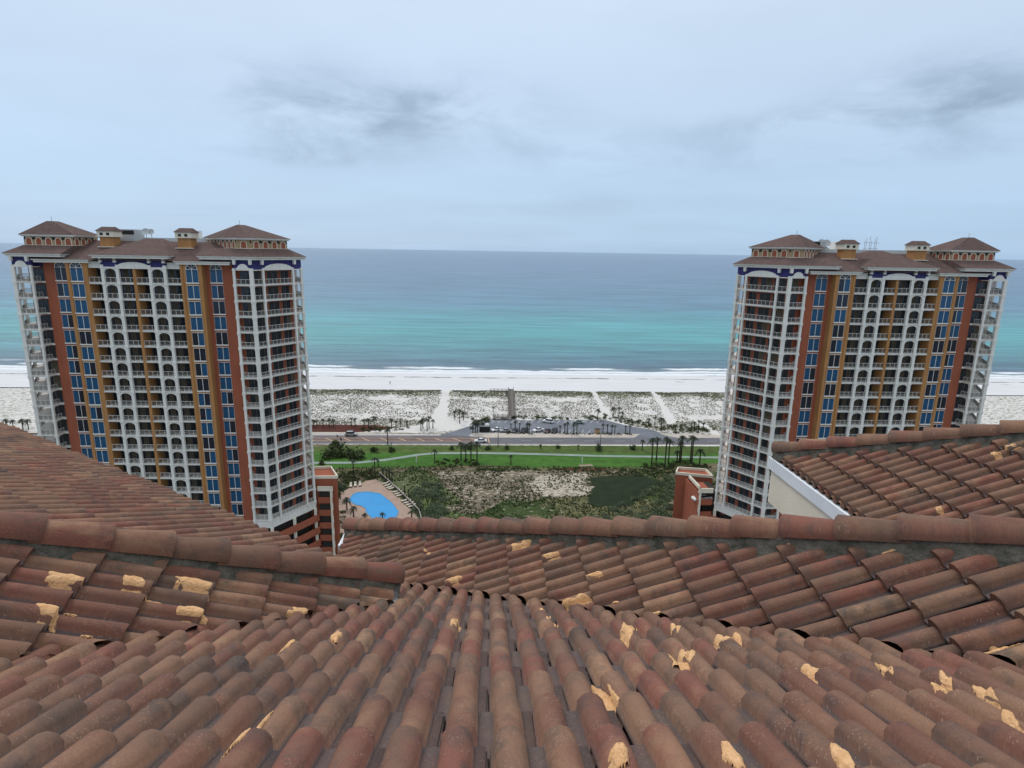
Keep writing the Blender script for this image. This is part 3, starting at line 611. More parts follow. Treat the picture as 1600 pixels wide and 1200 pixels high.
for name in PL:
    e = bpy.data.objects.new('roof_slope', None)   # replaced by deck mesh below
    bpy.data.objects.remove(e)
decks = {}
def deck_poly(name):
    """clip a big square by the region constraints"""
    poly = [(-9., .4), (9., .4), (9., 14.), (-9., 14.)]
    for a, b, c in REG[name]:
        new = []
        for i in range(len(poly)):
            p, q = poly[i], poly[(i+1) % len(poly)]; fp, fq = a*p[0]+b*p[1]+c+.03, a*q[0]+b*q[1]+c+.03
            if fp >= 0: new.append(p)
            if (fp >= 0) != (fq >= 0): t = fp/(fp-fq); new.append((p[0]+(q[0]-p[0])*t, p[1]+(q[1]-p[1])*t))
        poly = new
    return poly
SL_LABEL = {}
for name in ('front', 'right', 'left', 'left_back', 'wing'):
    poly = deck_poly(name); mb = MB(); n = len(poly); th = .16
    vs = [(x, y, CAMZ+zp(name, x, y)-.006) for x, y in poly]+[(x, y, CAMZ+zp(name, x, y)-th) for x, y in poly]
    mb.add(vs, [tuple(range(n)), tuple(range(n, 2*n))[::-1]]+[(i, (i+1) % n, n+(i+1) % n, n+i) for i in range(n)]); decks[name] = mb.build('roof_slope', M_DECK, building)
jV, jF, jUV, jH, jR = [], [], [], [], []; jo = 0
n_ind = 0; tile_front_err = 0
for area, name, P0, full, k, j in cands:
    O, A, U, Nn, D = frame(name)
    jit = rnd_tile.uniform(-.004, .004); rot = rnd_tile.gauss(0, .007); lift = rnd_tile.uniform(0, .006)
    Mx = Matrix((A, U, Nn)).transposed().to_4x4(); Mx.translation = P0+A*jit+U*rnd_tile.uniform(-.006, .006)+Nn*lift
    Mx = Mx @ Matrix.Rotation(rot, 4, 'Z'); rv = rnd_tile.random()
    indiv = n_ind < 300
    if full and indiv:
        o = bpy.data.objects.new('roof_tile', ME_TILE); link(o, decks[name]); o.matrix_basis = Mx; n_ind += 1; continue
    V = np.array([tuple(Mx @ Vector(v)) for v in TV]); Fs = TF; UVs, H = TUV, TH
    if not full:
        bm = bmesh.new(); uvl = bm.verts.layers.float_vector.new('uvh'); vv = []
        for p, q, h in zip(V, TUV, TH): b_ = bm.verts.new(p); b_[uvl] = (q[0], q[1], h); vv.append(b_)
        for f in Fs: bm.faces.new([vv[i] for i in f])
        for a, b, c in REG[name]:
            if not bm.faces: break
            s = np.hypot(a, b); pn = Vector((a/s, b/s, 0)); pc = Vector((-a*c/(s*s), -b*c/(s*s), 0))
            bmesh.ops.bisect_plane(bm, geom=bm.verts[:]+bm.edges[:]+bm.faces[:], plane_co=pc, plane_no=pn, clear_inner=True, clear_outer=False)
        if len(bm.faces) < 3: bm.free(); continue
        bm.verts.index_update(); V = np.array([tuple(v.co) for v in bm.verts]); UVs = np.array([(v[uvl][0], v[uvl][1]) for v in bm.verts]); H = np.array([v[uvl][2] for v in bm.verts]); Fs = [tuple(v.index for v in f.verts) for f in bm.faces]; bm.free()
        if indiv:
            me = tile_mesh('roof_tile', V, Fs, UVs, H, M_TILE); o = bpy.data.objects.new('roof_tile', me); link(o, decks[name]); n_ind += 1; continue
    jV.append(V); jF += [tuple(i+jo for i in f) for f in Fs]; jUV.append(UVs); jH.append(H); jR.append(np.full(len(V), rv)); jo += len(V)
me = tile_mesh('roof_tiles', np.concatenate(jV), jF, np.concatenate(jUV), np.concatenate(jH), M_TILEJ, np.concatenate(jR))
o = inst('roof_tile_field', me, building); tag(o, kind='stuff')
print('tiles', len(cands), 'individual', n_ind)

# ridge caps on their mortar bed
def cap_mesh():
    mb = MB(); n = 9; rings = []
    for y, r, dz in ((0, .120, .012), (.008, .125, .014), (.43, .098, 0)):
        for i in range(n+1):
            a = pi*(-.03+1.06*i/n); rings.append((r*cos(a), y, r*.92*sin(a)+dz))
    mb.add(rings, [(k*(n+1)+i, k*(n+1)+i+1, (k+1)*(n+1)+i+1, (k+1)*(n+1)+i) for k in range(2) for i in range(n)], 0, True)
    vs = []
    for r, dz in ((.120, .012), (.102, .010)):
        for i in range(n+1): a = pi*(-.03+1.06*i/n); vs.append((r*cos(a), .001, r*.92*sin(a)+dz))
    mb.add(vs, [(i, i+1, n+1+i+1, n+1+i) for i in range(n)])
    for y0, y1 in ((.0, .3),):
        pass
    me = mb.mesh('ridge_tile', [M_RIDGE], recalc=False)
    uvl = me.uv_layers.new(name='UVMap')
    for l in me.loops: c = me.vertices[l.vertex_index].co; uvl.data[l.index].uv = (c.x+c.z*.7+.2, c.y)
    return me
ME_CAP = cap_mesh()
def ridge_line(P_low, P_high, lift, step=.365, mort=True, wid=.11, mh=.085):
    P_low = Vector(P_low); P_high = Vector(P_high); d = (P_high-P_low); Ltot = d.length; d.normalize()
    side = d.cross(Vector((0, 0, 1))).normalized(); up = side.cross(d).normalized()
    n = int(Ltot/step)
    for k in range(n):
        p = P_low+d*(k*step)+up*(lift+.012)
        Mx = Matrix((side, d, up)).transposed().to_4x4(); Mx.translation = CAMV+p+side*rnd_tile.uniform(-.006, .006)+up*rnd_tile.uniform(-.003, .004); Mx = Mx @ Matrix.Rotation(rnd_tile.gauss(0, .014), 4, 'Z') @ Matrix.Rotation(-.035, 4, 'X')
        o = bpy.data.objects.new('ridge_tile', ME_CAP); link(o, building); o.matrix_basis = Mx
    # mortar bed
    mb = MB(); m = int(Ltot/.035); vs = []
    prf = [(-wid-.022, -.10), (-wid+.012, -.02), (-wid+.02, .03), (0, .055), (wid-.02, .03), (wid-.012, -.02), (wid+.022, -.10)]
    for i in range(m+1):
        c = P_low+d*(i*Ltot/m)
        for jx, (a, b) in enumerate(prf):
            nz = noise.noise(Vector((i*.21, jx*1.7, P_low.x)))*.018+noise.noise(Vector((i*.8, jx*3.1, 4)))*.008
            vs.append(CAMV+c+side*(a+nz)+up*(b+lift-.03+nz*.6))
    k = len(prf); mb.add(vs, [(i*k+q, i*k+q+1, (i+1)*k+q+1, (i+1)*k+q) for i in range(m) for q in range(k-1)], 0, True)
    mb.build('mortar_bed', M_MORTAR, building)
# right hip: x+y = HIPR_K on plane 'right'
xa, xb = -2.0, 6.6
ridge_line((xa, HIPR_K-xa, zp('right', xa, 0)), (xb, HIPR_K-xb, zp('right', xb, 0)), .114)
ridge_line(HEND, HEND-Hd*6.2, .114)
xa, xb = R2C.x-.02, R2C.x+5.0; K2_ = R2C.x+R2C.y
ridge_line((xa, K2_-xa, zp('wing', xa, 0)), (xb, K2_-xb, zp('wing', xb, 0)), .114)
# hidden far slopes behind the hips (simple decks) so that the roof is closed from the side
mb = MB()
def quad3(a, b, c, d_, mt=0): mb.add([tuple(CAMV+Vector(p)) for p in (a, b, c, d_)], [(0, 1, 2, 3)], mt)
A_ = Vector((-2.0, HIPR_K+2.0, zp('right', -2.0, 0))); B_ = Vector((6.6, HIPR_K-6.6, zp('right', 6.6, 0)))
quad3(A_-Vector((0, 0, .02)), B_-Vector((0, 0, .02)), (6.6, A_.y, A_.z-.02), (6.6, A_.y+.01, A_.z-.03))
A_ = R2C.copy(); B_ = Vector((8.8, K2_-8.8, zp('wing', 8.8, 0))); quad3(A_-Vector((0, 0, .02)), B_-Vector((0, 0, .02)), (8.8, A_.y, A_.z-.02), (8.8, A_.y+.01, A_.z-.03))
mb.build('back_slope', M_SHINGLE, building, recalc=False)
# wing eave: gutter fascia and cream boxed wall below
mb = MB(); x0 = R2C.x; zE = CAMZ+R2C.z
mb.box(x0-.096, x0+.10, .8, R2C.y+.05, zE-.137, zE-.012)
mb.box(x0-.125, x0-.097, .8, R2C.y+.06, zE-.150, zE+.012)
fas = mb.build('eave_fascia', M_FASCIA, building)
mb = MB(); mb.box(x0-.098, x0+.30, .8, R2C.y-.02, zE-.64, zE-.138); mb.box(x0+.30, x0+4.8, R2C.y-.35, R2C.y-.05, zE-.66, zE-.13); mb.build('eave_wall', M_CREAM, building)
# end trims of the other eaves
mb = MB(); zr_ = CAMZ+zp('right', -2.07, 0); mb.box(-2.12, -2.05, HIPR_K+1.72, HIPR_K+2.1, zr_-.17, zr_+.015); mb.build('eave_fascia', M_FASCIA, building)
fl = Fr((HEND.x+.02*cos(PHI), HEND.y+.02*sin(PHI)), (HEND.x+.02*cos(PHI)+3*sin(PHI), HEND.y-3*cos(PHI)), out=-1)
mb = MB(); zf = CAMZ+HEND.z
fl.box(mb, -.06, .62, zf-.30, zf+.065, -.03, .0); fl.box(mb, -.06, .62, zf+.058, zf+.066, -.10, .012); mb.build('flashing', M_METAL, building)
fb = Fr((HEND.x, HEND.y), (HEND.x-7*cos(AZ2), HEND.y+7*sin(AZ2)), out=1); mb = MB(); fb.box(mb, 0, 7, zf-.2, zf-.01, -.04, .02); mb.build('eave_fascia', M_FASCIA, building)
# valley gutters
mb = MB()
def valley(p, q, w=.07):
    p = Vector(p); q = Vector(q); d = (q-p).normalized(); s = d.cross(Vector((0, 0, 1))).normalized()*w; mb.add([CAMV+p-s+Vector((0, 0, .012)), CAMV+q-s+Vector((0, 0, .012)), CAMV+q+s+Vector((0, 0, .012)), CAMV+p+s+Vector((0, 0, .012))], [(0, 1, 2, 3)])
valley((-.4, K1+.4, zp('front', 0, K1+.4)-.02), (5.2, K1-5.2, zp('front', 0, K1-5.2)-.02))
yv = lambda x: (-HC-cB+m_*x*cos(PHI))/(m_*(1-sin(PHI)))
valley((-1.1, yv(-1.1), zp('front', 0, yv(-1.1))-.02), (-4.2, yv(-4.2), zp('front', 0, yv(-4.2))-.02))
mb.build('valley_gutter', M_DECK, building, recalc=False)
# building mass below
mb = MB(); mb.box(-6.5, 8.5, -14, 1.6, .0, CAMZ-4.6); mb.prism([(-1.6, 1.6), (8.5, 1.6), (8.5, 4.5), (2.2, 4.5), (-.6, 4.3)], 0, CAMZ-4.6); mb.build('wall', M_CREAM, building)

# foam scraps: thin raised crusts following the tile profile
ROWS = {}
def slope_height(name, a, s):
    """tile surface height above the plane at across a, downslope distance s"""
    off = {'front': .0, 'right': .12, 'left': .05, 'left_back': .09, 'wing': .03}[name]
    s_e = {'left': .15*sqrt(1+m_*m_), 'left_back': (d2[0]*HEND.x+d2[1]*HEND.y+.03)*sqrt(1+m2*m2), 'wing': -R2C.x*sqrt(1+m_*m_), 'right': -.294*HC*sqrt(1+m_*m_), 'front': 2.035*HC*sqrt(1+m_*m_)}[name]
    k = math.floor((s_e-s)/TE); y = (s_e-s)-k*TE; x = (a-off-(.5 if k % 2 else 0)*TW) % TW
    return prof_h(x)*1.06 + .041-.041*y/TL
def foam(name, px, py, lpx, wpx, ang, seed):
    """px,py centre; lpx, wpx size in pixels of the photo; ang degrees in the image"""
    O, A, U, Nn, D = frame(name)
    def hit(u, v):
        r = ray(u, v); t = (O+Nn*.04-CAMV).dot(Nn)/r.dot(Nn); p = CAMV+r*t-O; return p.dot(A), p.dot(D)
    c = hit(px, py); ca, sa = cos(radians(ang)), -sin(radians(ang))
    e1 = hit(px+ca*lpx/2, py+sa*lpx/2); e2 = hit(px-sa*wpx/2, py+ca*wpx/2)
    v1 = (e1[0]-c[0], e1[1]-c[1]); v2 = (e2[0]-c[0], e2[1]-c[1]); n = 26; vs = []; keep = {}
    for i in range(n+1):
        for j in range(n+1):
            p, q = 2*i/n-1, 2*j/n-1; a = c[0]+v1[0]*p+v2[0]*q; s = c[1]+v1[1]*p+v2[1]*q; r = sqrt(p*p+q*q)
            nz = noise.noise(Vector((p*1.9+seed*3.7, q*1.3, seed)))*.80+noise.noise(Vector((p*5+seed, q*3, seed)))*.16
            f = .95-r*1.15+nz*.72; keep[(i, j)] = f
            th = .007+.006*max(0, min(1, f*3))*(1+.6*noise.noise(Vector((p*4, q*4, seed+9)))) if f > 0 else -.004
            vs.append(O+A*a+D*s+Nn*(slope_height(name, a, s)+th))
    fs = [(i*(n+1)+j, (i+1)*(n+1)+j, (i+1)*(n+1)+j+1, i*(n+1)+j+1) for i in range(n) for j in range(n) if max(keep[(i, j)], keep[(i+1, j)], keep[(i+1, j+1)], keep[(i, j+1)]) > 0 and min(keep[(i, j)], keep[(i+1, j)], keep[(i+1, j+1)], keep[(i, j+1)]) > -.12]
    if not fs: return
    used = sorted({i for f in fs for i in f}); mp = {u: k for k, u in enumerate(used)}; mb = MB(); mb.add([vs[u] for u in used], [tuple(mp[i] for i in f) for f in fs], 0, True)
    o = mb.build('foam_scrap', M_FOAM, building, recalc=False)
    if o.data.polygons[0].normal.z < 0: o.data.flip_normals()
foams = [('left', 92, 903, 62, 24, -10), ('left', 205, 908, 42, 34, -35), ('left', 232, 926, 50, 8, -12), ('left', 300, 912, 70, 26, -18), ('left', 66, 953, 52, 30, -38), ('left', 296, 955, 62, 24, -15), ('left', 104, 952, 26, 12, -30), ('left', 462, 954, 34, 12, -8),
         ('left', 130, 992, 22, 10, 0), ('front', 42, 1007, 52, 8, 28), ('front', 120, 1062, 66, 12, 15), ('front', 388, 1142, 104, 18, 40), ('front', 446, 1010, 42, 12, 20), ('front', 524, 997, 22, 10, 15), ('front', 713, 972, 22, 14, 20),
         ('front', 852, 955, 20, 6, 0), ('front', 862, 966, 22, 6, 5), ('front', 982, 985, 34, 26, 40), ('front', 946, 1076, 62, 24, -38), ('front', 968, 1185, 34, 44, -60), ('front', 1058, 983, 24, 12, -30), ('front', 1066, 1028, 46, 26, 10), ('front', 1140, 998, 54, 18, 5),
         ('front', 1264, 1049, 60, 20, 0), ('front', 1150, 1186, 60, 26, -35), ('front', 1322, 1186, 60, 26, -35), ('front', 1390, 1048, 44, 10, -32), ('front', 1478, 1069, 40, 26, -8), ('front', 1548, 1085, 62, 12, -28), ('front', 1588, 1125, 50, 20, -35),
         ('right', 820, 850, 48, 12, 22), ('right', 867, 868, 34, 12, 15), ('right', 933, 896, 36, 12, 12), ('right', 906, 936, 50, 18, 22), ('right', 1025, 956, 32, 12, 0), ('right', 1240, 840, 40, 26, 10), ('right', 1395, 853, 76, 14, 14), ('right', 1566, 1002, 74, 16, 10), ('right', 671, 863, 18, 10, 5), ('right', 712, 904, 28, 12, 12), ('right', 966, 940, 14, 6, 0),
         ('wing', 1560, 708, 22, 8, 0), ('wing', 1592, 696, 40, 6, 10), ('wing', 1471, 793, 14, 8, 0)]
for i, f in enumerate(foams): foam(*f, i+1)

# ================================================================== CONDO TOWERS
FLH = 3.05
def railing_mesh(Lr, h=1.05):
    mb = MB(); mb.box(0, Lr, -.03, .03, h-.055, h); mb.box(0, Lr, -.02, .02, .10, .14)
    n = max(2, int(Lr/.13))
    for i in range(n+1):
        x = .02+(Lr-.04)*i/n; w = .028 if i % 7 == 0 else .015; mb.box(x-w, x+w, -.014, .014, .15 if w < .02 else 0, h-.05, 1 if w < .02 else 0)
    return mb.mesh('railing', [M_RAIL, M_INFILL])
def door_mesh(Lr, h=2.45, v=0):
    mb = MB(); mb.box(0, Lr, 0, .06, 0, h, 1)
    n = max(2, round(Lr/1.0)); w = Lr/n
    for i in range(n): mb.box(i*w+.05, (i+1)*w-.05, -.02, .0, .06, h-.06, 0 if (i+v) % 3 else 2)
    return mb.mesh('glass_door', [M_DOORG, M_FRAMEG, M_GLASSB if v == 1 else M_BEIGEB if v == 2 else M_DOORG])
_rm, _dm = {}, {}
def rail(parent, P, Q, z, fl=1):
    f = Fr(P, Q); k = round(f.len, 1)
    if k not in _rm: _rm[k] = railing_mesh(k)
    return inst('railing', _rm[k], parent, (P[0], P[1], z), f.rz)
def gdoor(parent, P, Q, z, v):
    f = Fr(P, Q); k = (round(f.len, 1), v)
    if k not in _dm: _dm[k] = door_mesh(k[0], v=v)
    return inst('glass_door', _dm[k], parent, (P[0], P[1], z), f.rz)
WINW, WINH = 2.3, 2.5
def window_frame(arch):
    mb = MB(); w = WINW/2
    for x0, x1 in ((-w, -w+.03), (-.05, .05), (w-.03, w)): mb.box(x0, x1, -.06, .04, 0, WINH)
    mb.box(-w-.08, w+.08, -.20, .04, -.22, 0); mb.box(-w, w, -.10, .04, WINH-.05, WINH+.03)
    if arch:
        n = 8
        for i in range(n):
            a0, a1 = pi*i/n, pi*(i+1)/n; pts = [(r*cos(a), r*.95*sin(a)+WINH+.03) for r, a in ((w, a0), (w, a1), (w-.12, a1), (w-.12, a0))]
            mb.add([(x, -.1, z) for x, z in pts]+[(x, .04, z) for x, z in pts], [(0, 1, 2, 3), (7, 6, 5, 4), (0, 4, 5, 1), (1, 5, 6, 2), (2, 6, 7, 3), (3, 7, 4, 0)])
        for a in (pi/4, pi/2, 3*pi/4):
            mb.tube([(0, -.07, WINH+.03), (cos(a)*w*.95, -.07, WINH+.03+sin(a)*w*.9)], [.045, .045], 4)
    return mb.mesh('window', [M_RAIL])
ME_WF, ME_WFA = window_frame(False), window_frame(True)
def pane_mesh(m): mb = MB(); mb.box(-.53, .53, -.04, 0, 0, WINH-.1); return mb.mesh('pane', [m])
ME_PB, ME_PD = pane_mesh(M_GLASSB), pane_mesh(M_GLASSD)
mbp = MB(); nn = 10; mbp.add([(0, -.03, 0)]+[((WINW/2-.05)*cos(pi*i/nn), -.03, (WINW/2-.05)*.95*sin(pi*i/nn)) for i in range(nn+1)], [tuple(range(nn+2))]); ME_PA = mbp.mesh('arch_pane', [M_GLASSD], recalc=False)
def pediment(f, mb, a0, a1, z0, h, d0, d1, mat_=0, n=12):
    c = (a0+a1)/2; r = (a1-a0)/2; pts = [(c+r*cos(pi*i/n), z0+h*sin(pi*i/n)) for i in range(n+1)]; f.poly(mb, pts, d0, d1, mat_)

def tower(idx, X0, Y0, rot, ztop, side, label):
    """side=+1: the wing with the angled cupola is at +u (left tower), -1 mirrored"""
    rs = random.Random(idx*17+3)
    root = empty('condo_tower', (X0, Y0, 0), radians(rot), label, 'tower', 'twin condominium towers')
    Z0 = CAMZ+ztop          # level of the top balcony slab
    def Zk(k): return Z0-FLH*k
    NF = 17; ZB = Zk(16)-.9  # bottom of the residential part
    PX = lambda s, pts: [(s*p[0], p[1]) for p in pts]
    # ---- core walls
    mb = MB()
    mb.box(-18.0, -12.75, 1.45, 24, 0, Z0+4.3); mb.box(12.75, 18.0, 1.45, 24, 0, Z0+4.3); mb.build('wall', M_RED, root)
    mb = MB()
    mb.box(-12.75, -8.7, 0, 24, 0, Z0+4.3); mb.box(8.7, 12.75, 0, 24, 0, Z0+4.3)
    for s in (-1, 1):       # pilaster between the window strips and shallow reveal
        for u0, u1 in ((12.2, 12.78), (8.68, 9.15)): mb.box(min(s*u0, s*u1), max(s*u0, s*u1), -.12, .0, 0, Z0+4.2)
    mb.box(-.28, .28, -.15, 2.3, 6, Z0+3.2); mb.build('wall', M_OCHRE, root)
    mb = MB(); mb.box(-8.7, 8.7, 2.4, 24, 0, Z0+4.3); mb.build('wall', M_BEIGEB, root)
    # ---- window strips
    for s in (-1, 1):
        for u, v in ((10.86, 0), (14.78, 1.45)):
            for k in range(NF):
                top = k == 0
                wf = inst('window', ME_WFA if top else ME_WF, root, (s*u, v, Zk(k)+.26))
                pat = [ME_PB, ME_PB] if rs.random() < .62 else rs.choice(([ME_PD, ME_PD], [ME_PB, ME_PD], [ME_PD, ME_PB]))
                inst('pane', pat[0], wf, (-.58, -.01, .0)); inst('pane', pat[1], wf, (.58, -.01, .0))
                if top: inst('pane', ME_PA, wf, (0, -.01, WINH+.05))
    # wall lights
    # ---- centre bays
    cols = [-5.85, -3.05, 3.05, 5.85]
    for u in cols:
        mb = MB(); mb.box(u-.28, u+.28, -.35, .15, ZB-4, Z0+3.4)
        for k in range(NF):
            z = Zk(k); mb.box(u-.36, u+.36, -.43, .2, z-.42, z+.05)
        mb.build('column', M_WHITE, root)
    for k in range(NF):
        z = Zk(k)
        for a, b, dv in ((-8.68, -6.13, 0), (-5.57, -3.33, -.12), (-2.77, -.28, 0), (.28, 2.77, 0), (3.33, 5.57, -.12), (6.13, 8.68, 0)):
            mb = MB(); mb.box(a, b, -.1+dv, 2.4, z-.30, z); mb.box(a, b, -.16+dv, -.1+dv, z-.14, z+.03); mb.build('balcony_slab', M_WHITE, root)
            rail(root, (a+.03, -.02+dv), (b-.03, -.02+dv), z)
            gdoor(root, (a+.15, 2.37), (b-.15, 2.37), z, rs.choice((0, 0, 0, 0, 1)))
        for a, b in ((-5.57, -3.33), (3.33, 5.57)):
            mb = MB(); n = 10; f = Fr((a, -.30), (b, -.30)); zt = z+FLH-.36; Lb = f.len
            for i in range(n):
                x0, x1 = Lb*i/n, Lb*(i+1)/n; c0 = z+1.95+.70*sqrt(max(0, 1-(2*i/n-1)**2)); c1 = z+1.95+.70*sqrt(max(0, 1-(2*(i+1)/n-1)**2)); f.poly(mb, [(x0, c0), (x1, c1), (x1, zt), (x0, zt)], -.28, 0)
            mb.build('arch', M_WHITE, root)
    # crown of the centre: frieze, panels, pediment, brackets
    ze = CAMZ-2.62+.0       # underside of the centre cornice
    f = Fr((-7.0, -.30), (7.0, -.30)); mb = MB(); zf0 = Z0+3.05
    f.box(mb, .75, 13.25, zf0-.36, zf0-.02, -.3, .10); pediment(f, mb, 4.0, 10.0, zf0-.02, .95, -.1, .12); mb.build('pediment', M_WHITE, root)
    mb = MB(); f.box(mb, .9, 4.0, zf0-.02, ze, -.35, -.10); f.box(mb, 4.0, 10.0, zf0-.02, ze, -.45, -.25); f.box(mb, 10.0, 13.1, zf0-.02, ze, -.35, -.10); mb.build('frieze', M_NAVY, root)
    for a in (.85, 3.55, 9.95, 12.65):
        mb = MB(); f.poly(mb, [(a, ze-.85), (a+.5, ze-.85), (a+.5, ze), (a, ze)], -.1, .35); mb.build('bracket', M_WHITE, root)
    # upper walls above the slabs of the top storey in the centre
    mb = MB(); mb.box(-8.7, -6.13, .2, 2.4, zf0-.3, zf0+.9); mb.box(6.13, 8.7, .2, 2.4, zf0-.3, zf0+.9); mb.build('wall', M_WHITE, root)
    # ---- cornices
    def cornice(poly, z, hh=.62, ov=0):
        mb = MB(); c = (sum(p[0] for p in poly)/len(poly), sum(p[1] for p in poly)/len(poly))
        def off(d): return [(p[0]+(1 if p[0] > c[0] else -1)*d, p[1]+(1 if p[1] > c[1] else -1)*d) for p in poly]
        mb.prism(off(-.30), z-hh, z-hh*.45); mb.prism(off(-.12), z-hh*.45, z-.16); mb.prism(off(0), z-.16, z); mb.build('cornice', M_WHITE, root)
    zlo = CAMZ-3.02; zhi = CAMZ-2.0
    # ---- wings
    W1 = [(18.0, 1.45), (18.75, 1.45), (18.75, -.55), (22.6, -.55), (28.8, 9.55), (22.6, 19.6), (18, 19.6)]
    inner = [(18.0, 2.6), (21.4, 2.2), (27.1, 9.5), (21.6, 18.0), (18, 18.0)]
    for s in (-1, 1):
        w = PX(s, W1); iw = PX(s, inner)
        mb = MB(); mb.prism(iw, 12, Z0+4.2); mb.build('wall', M_RED, root)
        P0, P1, P2 = w[2], w[3], w[4]
        fA = Fr(P0, P1, 1 if s > 0 else -1); fB = Fr(P1, P2, 1 if s > 0 else -1); fS = Fr(w[1], w[2], 1 if s > 0 else -1)
        fC = Fr(P2, w[5], 1 if s > 0 else -1)
        LB = fB.len; ab = [0, LB*.20, LB*.80, LB]
        # columns
        def colm(f, a, wd=.26, d0=-.3, d1=.1, z1=None):
            mb = MB(); f.box(mb, a-wd, a+wd, ZB, z1 or Z0+3.1, d0, d1)
            for k in range(NF): f.box(mb, a-wd-.09, a+wd+.09, Zk(k)-.40, Zk(k)+.06, d0-.06, d1+.08)
            for k in range(1, NF): f.box(mb, a-wd-.05, a+wd+.05, Zk(k)+2.45, Zk(k)+2.65, d0-.03, d1+.04)
            mb.build('column', M_WHITE, root)
        colm(fA, .28, .22); colm(fA, fA.len-.30, .34, -.36, .12); colm(fB, ab[1], .2); colm(fB, ab[2], .2); colm(fB, LB-.25, .24); colm(fC, 5.2, .22)
        for k in range(NF):
            z = Zk(k); mb = MB()
            wv = [(p[0], p[1]) for p in w]; mb.prism(wv, z-.27, z)
            for ff, l0, l1 in ((fS, 0, fS.len), (fA, 0, fA.len), (fB, 0, LB), (fC, 0, fC.len)): ff.box(mb, l0, l1, z-.13, z+.03, 0, .07)
            mb.build('balcony_slab', M_WHITE, root)
            rail(root, fS.pt(.1, -.05, 0)[:2], fS.pt(fS.len-.1, -.05, 0)[:2], z)
            rail(root, fA.pt(.55, -.08, 0)[:2], fA.pt(fA.len-.7, -.08, 0)[:2], z)
            for a, b in zip(ab, ab[1:]): rail(root, fB.pt(a+.28, -.08, 0)[:2], fB.pt(b-.28, -.08, 0)[:2], z)
            if k < 16 or True: rail(root, fC.pt(.2, -.08, 0)[:2], fC.pt(5.0, -.08, 0)[:2], z)
            # doors in the back wall
            gi = Fr(iw[0], iw[1], 1 if s > 0 else -1); go = Fr(iw[1], iw[2], 1 if s > 0 else -1)
            a_, b_ = gi.pt(.9, .03, 0)[:2], gi.pt(gi.len-.15, .03, 0)[:2]
            if s < 0: a_, b_ = b_, a_
            gdoor(root, a_, b_, z, rs.choice((0, 0, 1, 2)))
            for q0, q1 in ((.2, 2.6), (3.1, 5.4), (6.1, 7.9)):
                a_, b_ = go.pt(q0, .03, 0)[:2], go.pt(q1, .03, 0)[:2]
                if s < 0: a_, b_ = b_, a_
                gdoor(root, a_, b_, z, rs.choice((0, 0, 0, 1, 2)))
        # base skirt of the wing
        mb = MB(); mb.prism([(p[0], p[1]) for p in w], ZB-.9, Zk(16)-.34); mb.build('base_band', M_WHITE, root)
        # crown: navy frieze, pediments, brackets
        zt = zhi-.60; zb_ = Z0+3.0
        mb = MB(); mb.prism(PX(s, [(18.0, 1.9), (18.95, 1.6), (18.95, -.35), (22.5, -.35), (28.6, 9.6), (22.5, 19.4), (18, 19.4)]), zb_-.15, zt); mb.build('frieze', M_NAVY, root)
        mb = MB()
        for ff, a0, a1 in ((fS, 0, 2.0), (fA, 0, fA.len), (fB, 0, LB), (fC, 0, fC.len)): ff.box(mb, a0-.02, a1+.02, zb_-.30, zb_-.14, -.38, .06)
        pediment(fA, mb, .95, 3.1, zb_-.12, 1.05, -.1, .05); fA.box(mb, .75, 3.3, zb_-.14, zb_+.18, -.1, .08)
        pediment(fB, mb, ab[1]+.3, ab[2]-.3, zb_+.0, .98, -.1, .05); fB.box(mb, ab[1]+.05, ab[2]-.05, zb_-.14, zb_+.2, -.1, .08); mb.build('pediment', M_WHITE, root)
        for ff, aa in ((fA, (.35, 3.35)), (fB, (ab[1]-.5, ab[2]+.1))):
            for a in aa: mb = MB(); ff.poly(mb, [(a, zt-.9), (a+.42, zt-.9), (a+.5, zt), (a-.05, zt)], -.1, .42); mb.build('bracket', M_WHITE, root)
        # wing roof
        eav = PX(s, [(9.6, -1.3), (23.2, -1.3), (29.8, 9.4), (29.8, 20.6), (9.6, 20.6)]) if s == side else PX(s, [(9.6, -1.3), (23.4, -1.3), (29.6, 9.4), (29.6, 20.6), (9.6, 20.6)])
        eav_c = PX(s, [(12.6, -1.3), (23.3, -1.3), (29.8, 9.5), (23.3, 20.6), (12.6, 20.6)])
        cornice(eav_c, zhi)
        zc0 = CAMZ-.52; zc1 = CAMZ+1.5
        if s == side:
            cup = PX(s, [(18.6, 2.5), (21.6, 2.4), (26.0, 9.6), (21.6, 16), (8.0, 16), (8.0, 12.6), (13.2, 7.4)])
        else:
            cup = PX(s, [(12.6, 2.8), (21.9, 2.8), (24.4, 6.8), (22.4, 10.2), (12.6, 10.2)])
        mb = MB(); ev = PX(s, [(12.4, -1.4), (23.35, -1.4), (29.9, 9.5), (23.35, 20.7), (12.4, 20.7)]); tp = PX(s, [(12.4, 2.4), (21.9, 2.4), (26.2, 9.6), (21.9, 16.5), (12.4, 16.5)])
        mb.prism(ev, zhi+.004, zc0+.02, poly2=tp); mb.build('roof', M_SHINGLE, root)
        # cupola body
        mb = MB(); mb.prism(cup, zc0-.7, zc1-.35); body = mb.build('cupola', M_TAN, root)
        n = len(cup); mt, mr = MB(), MB()
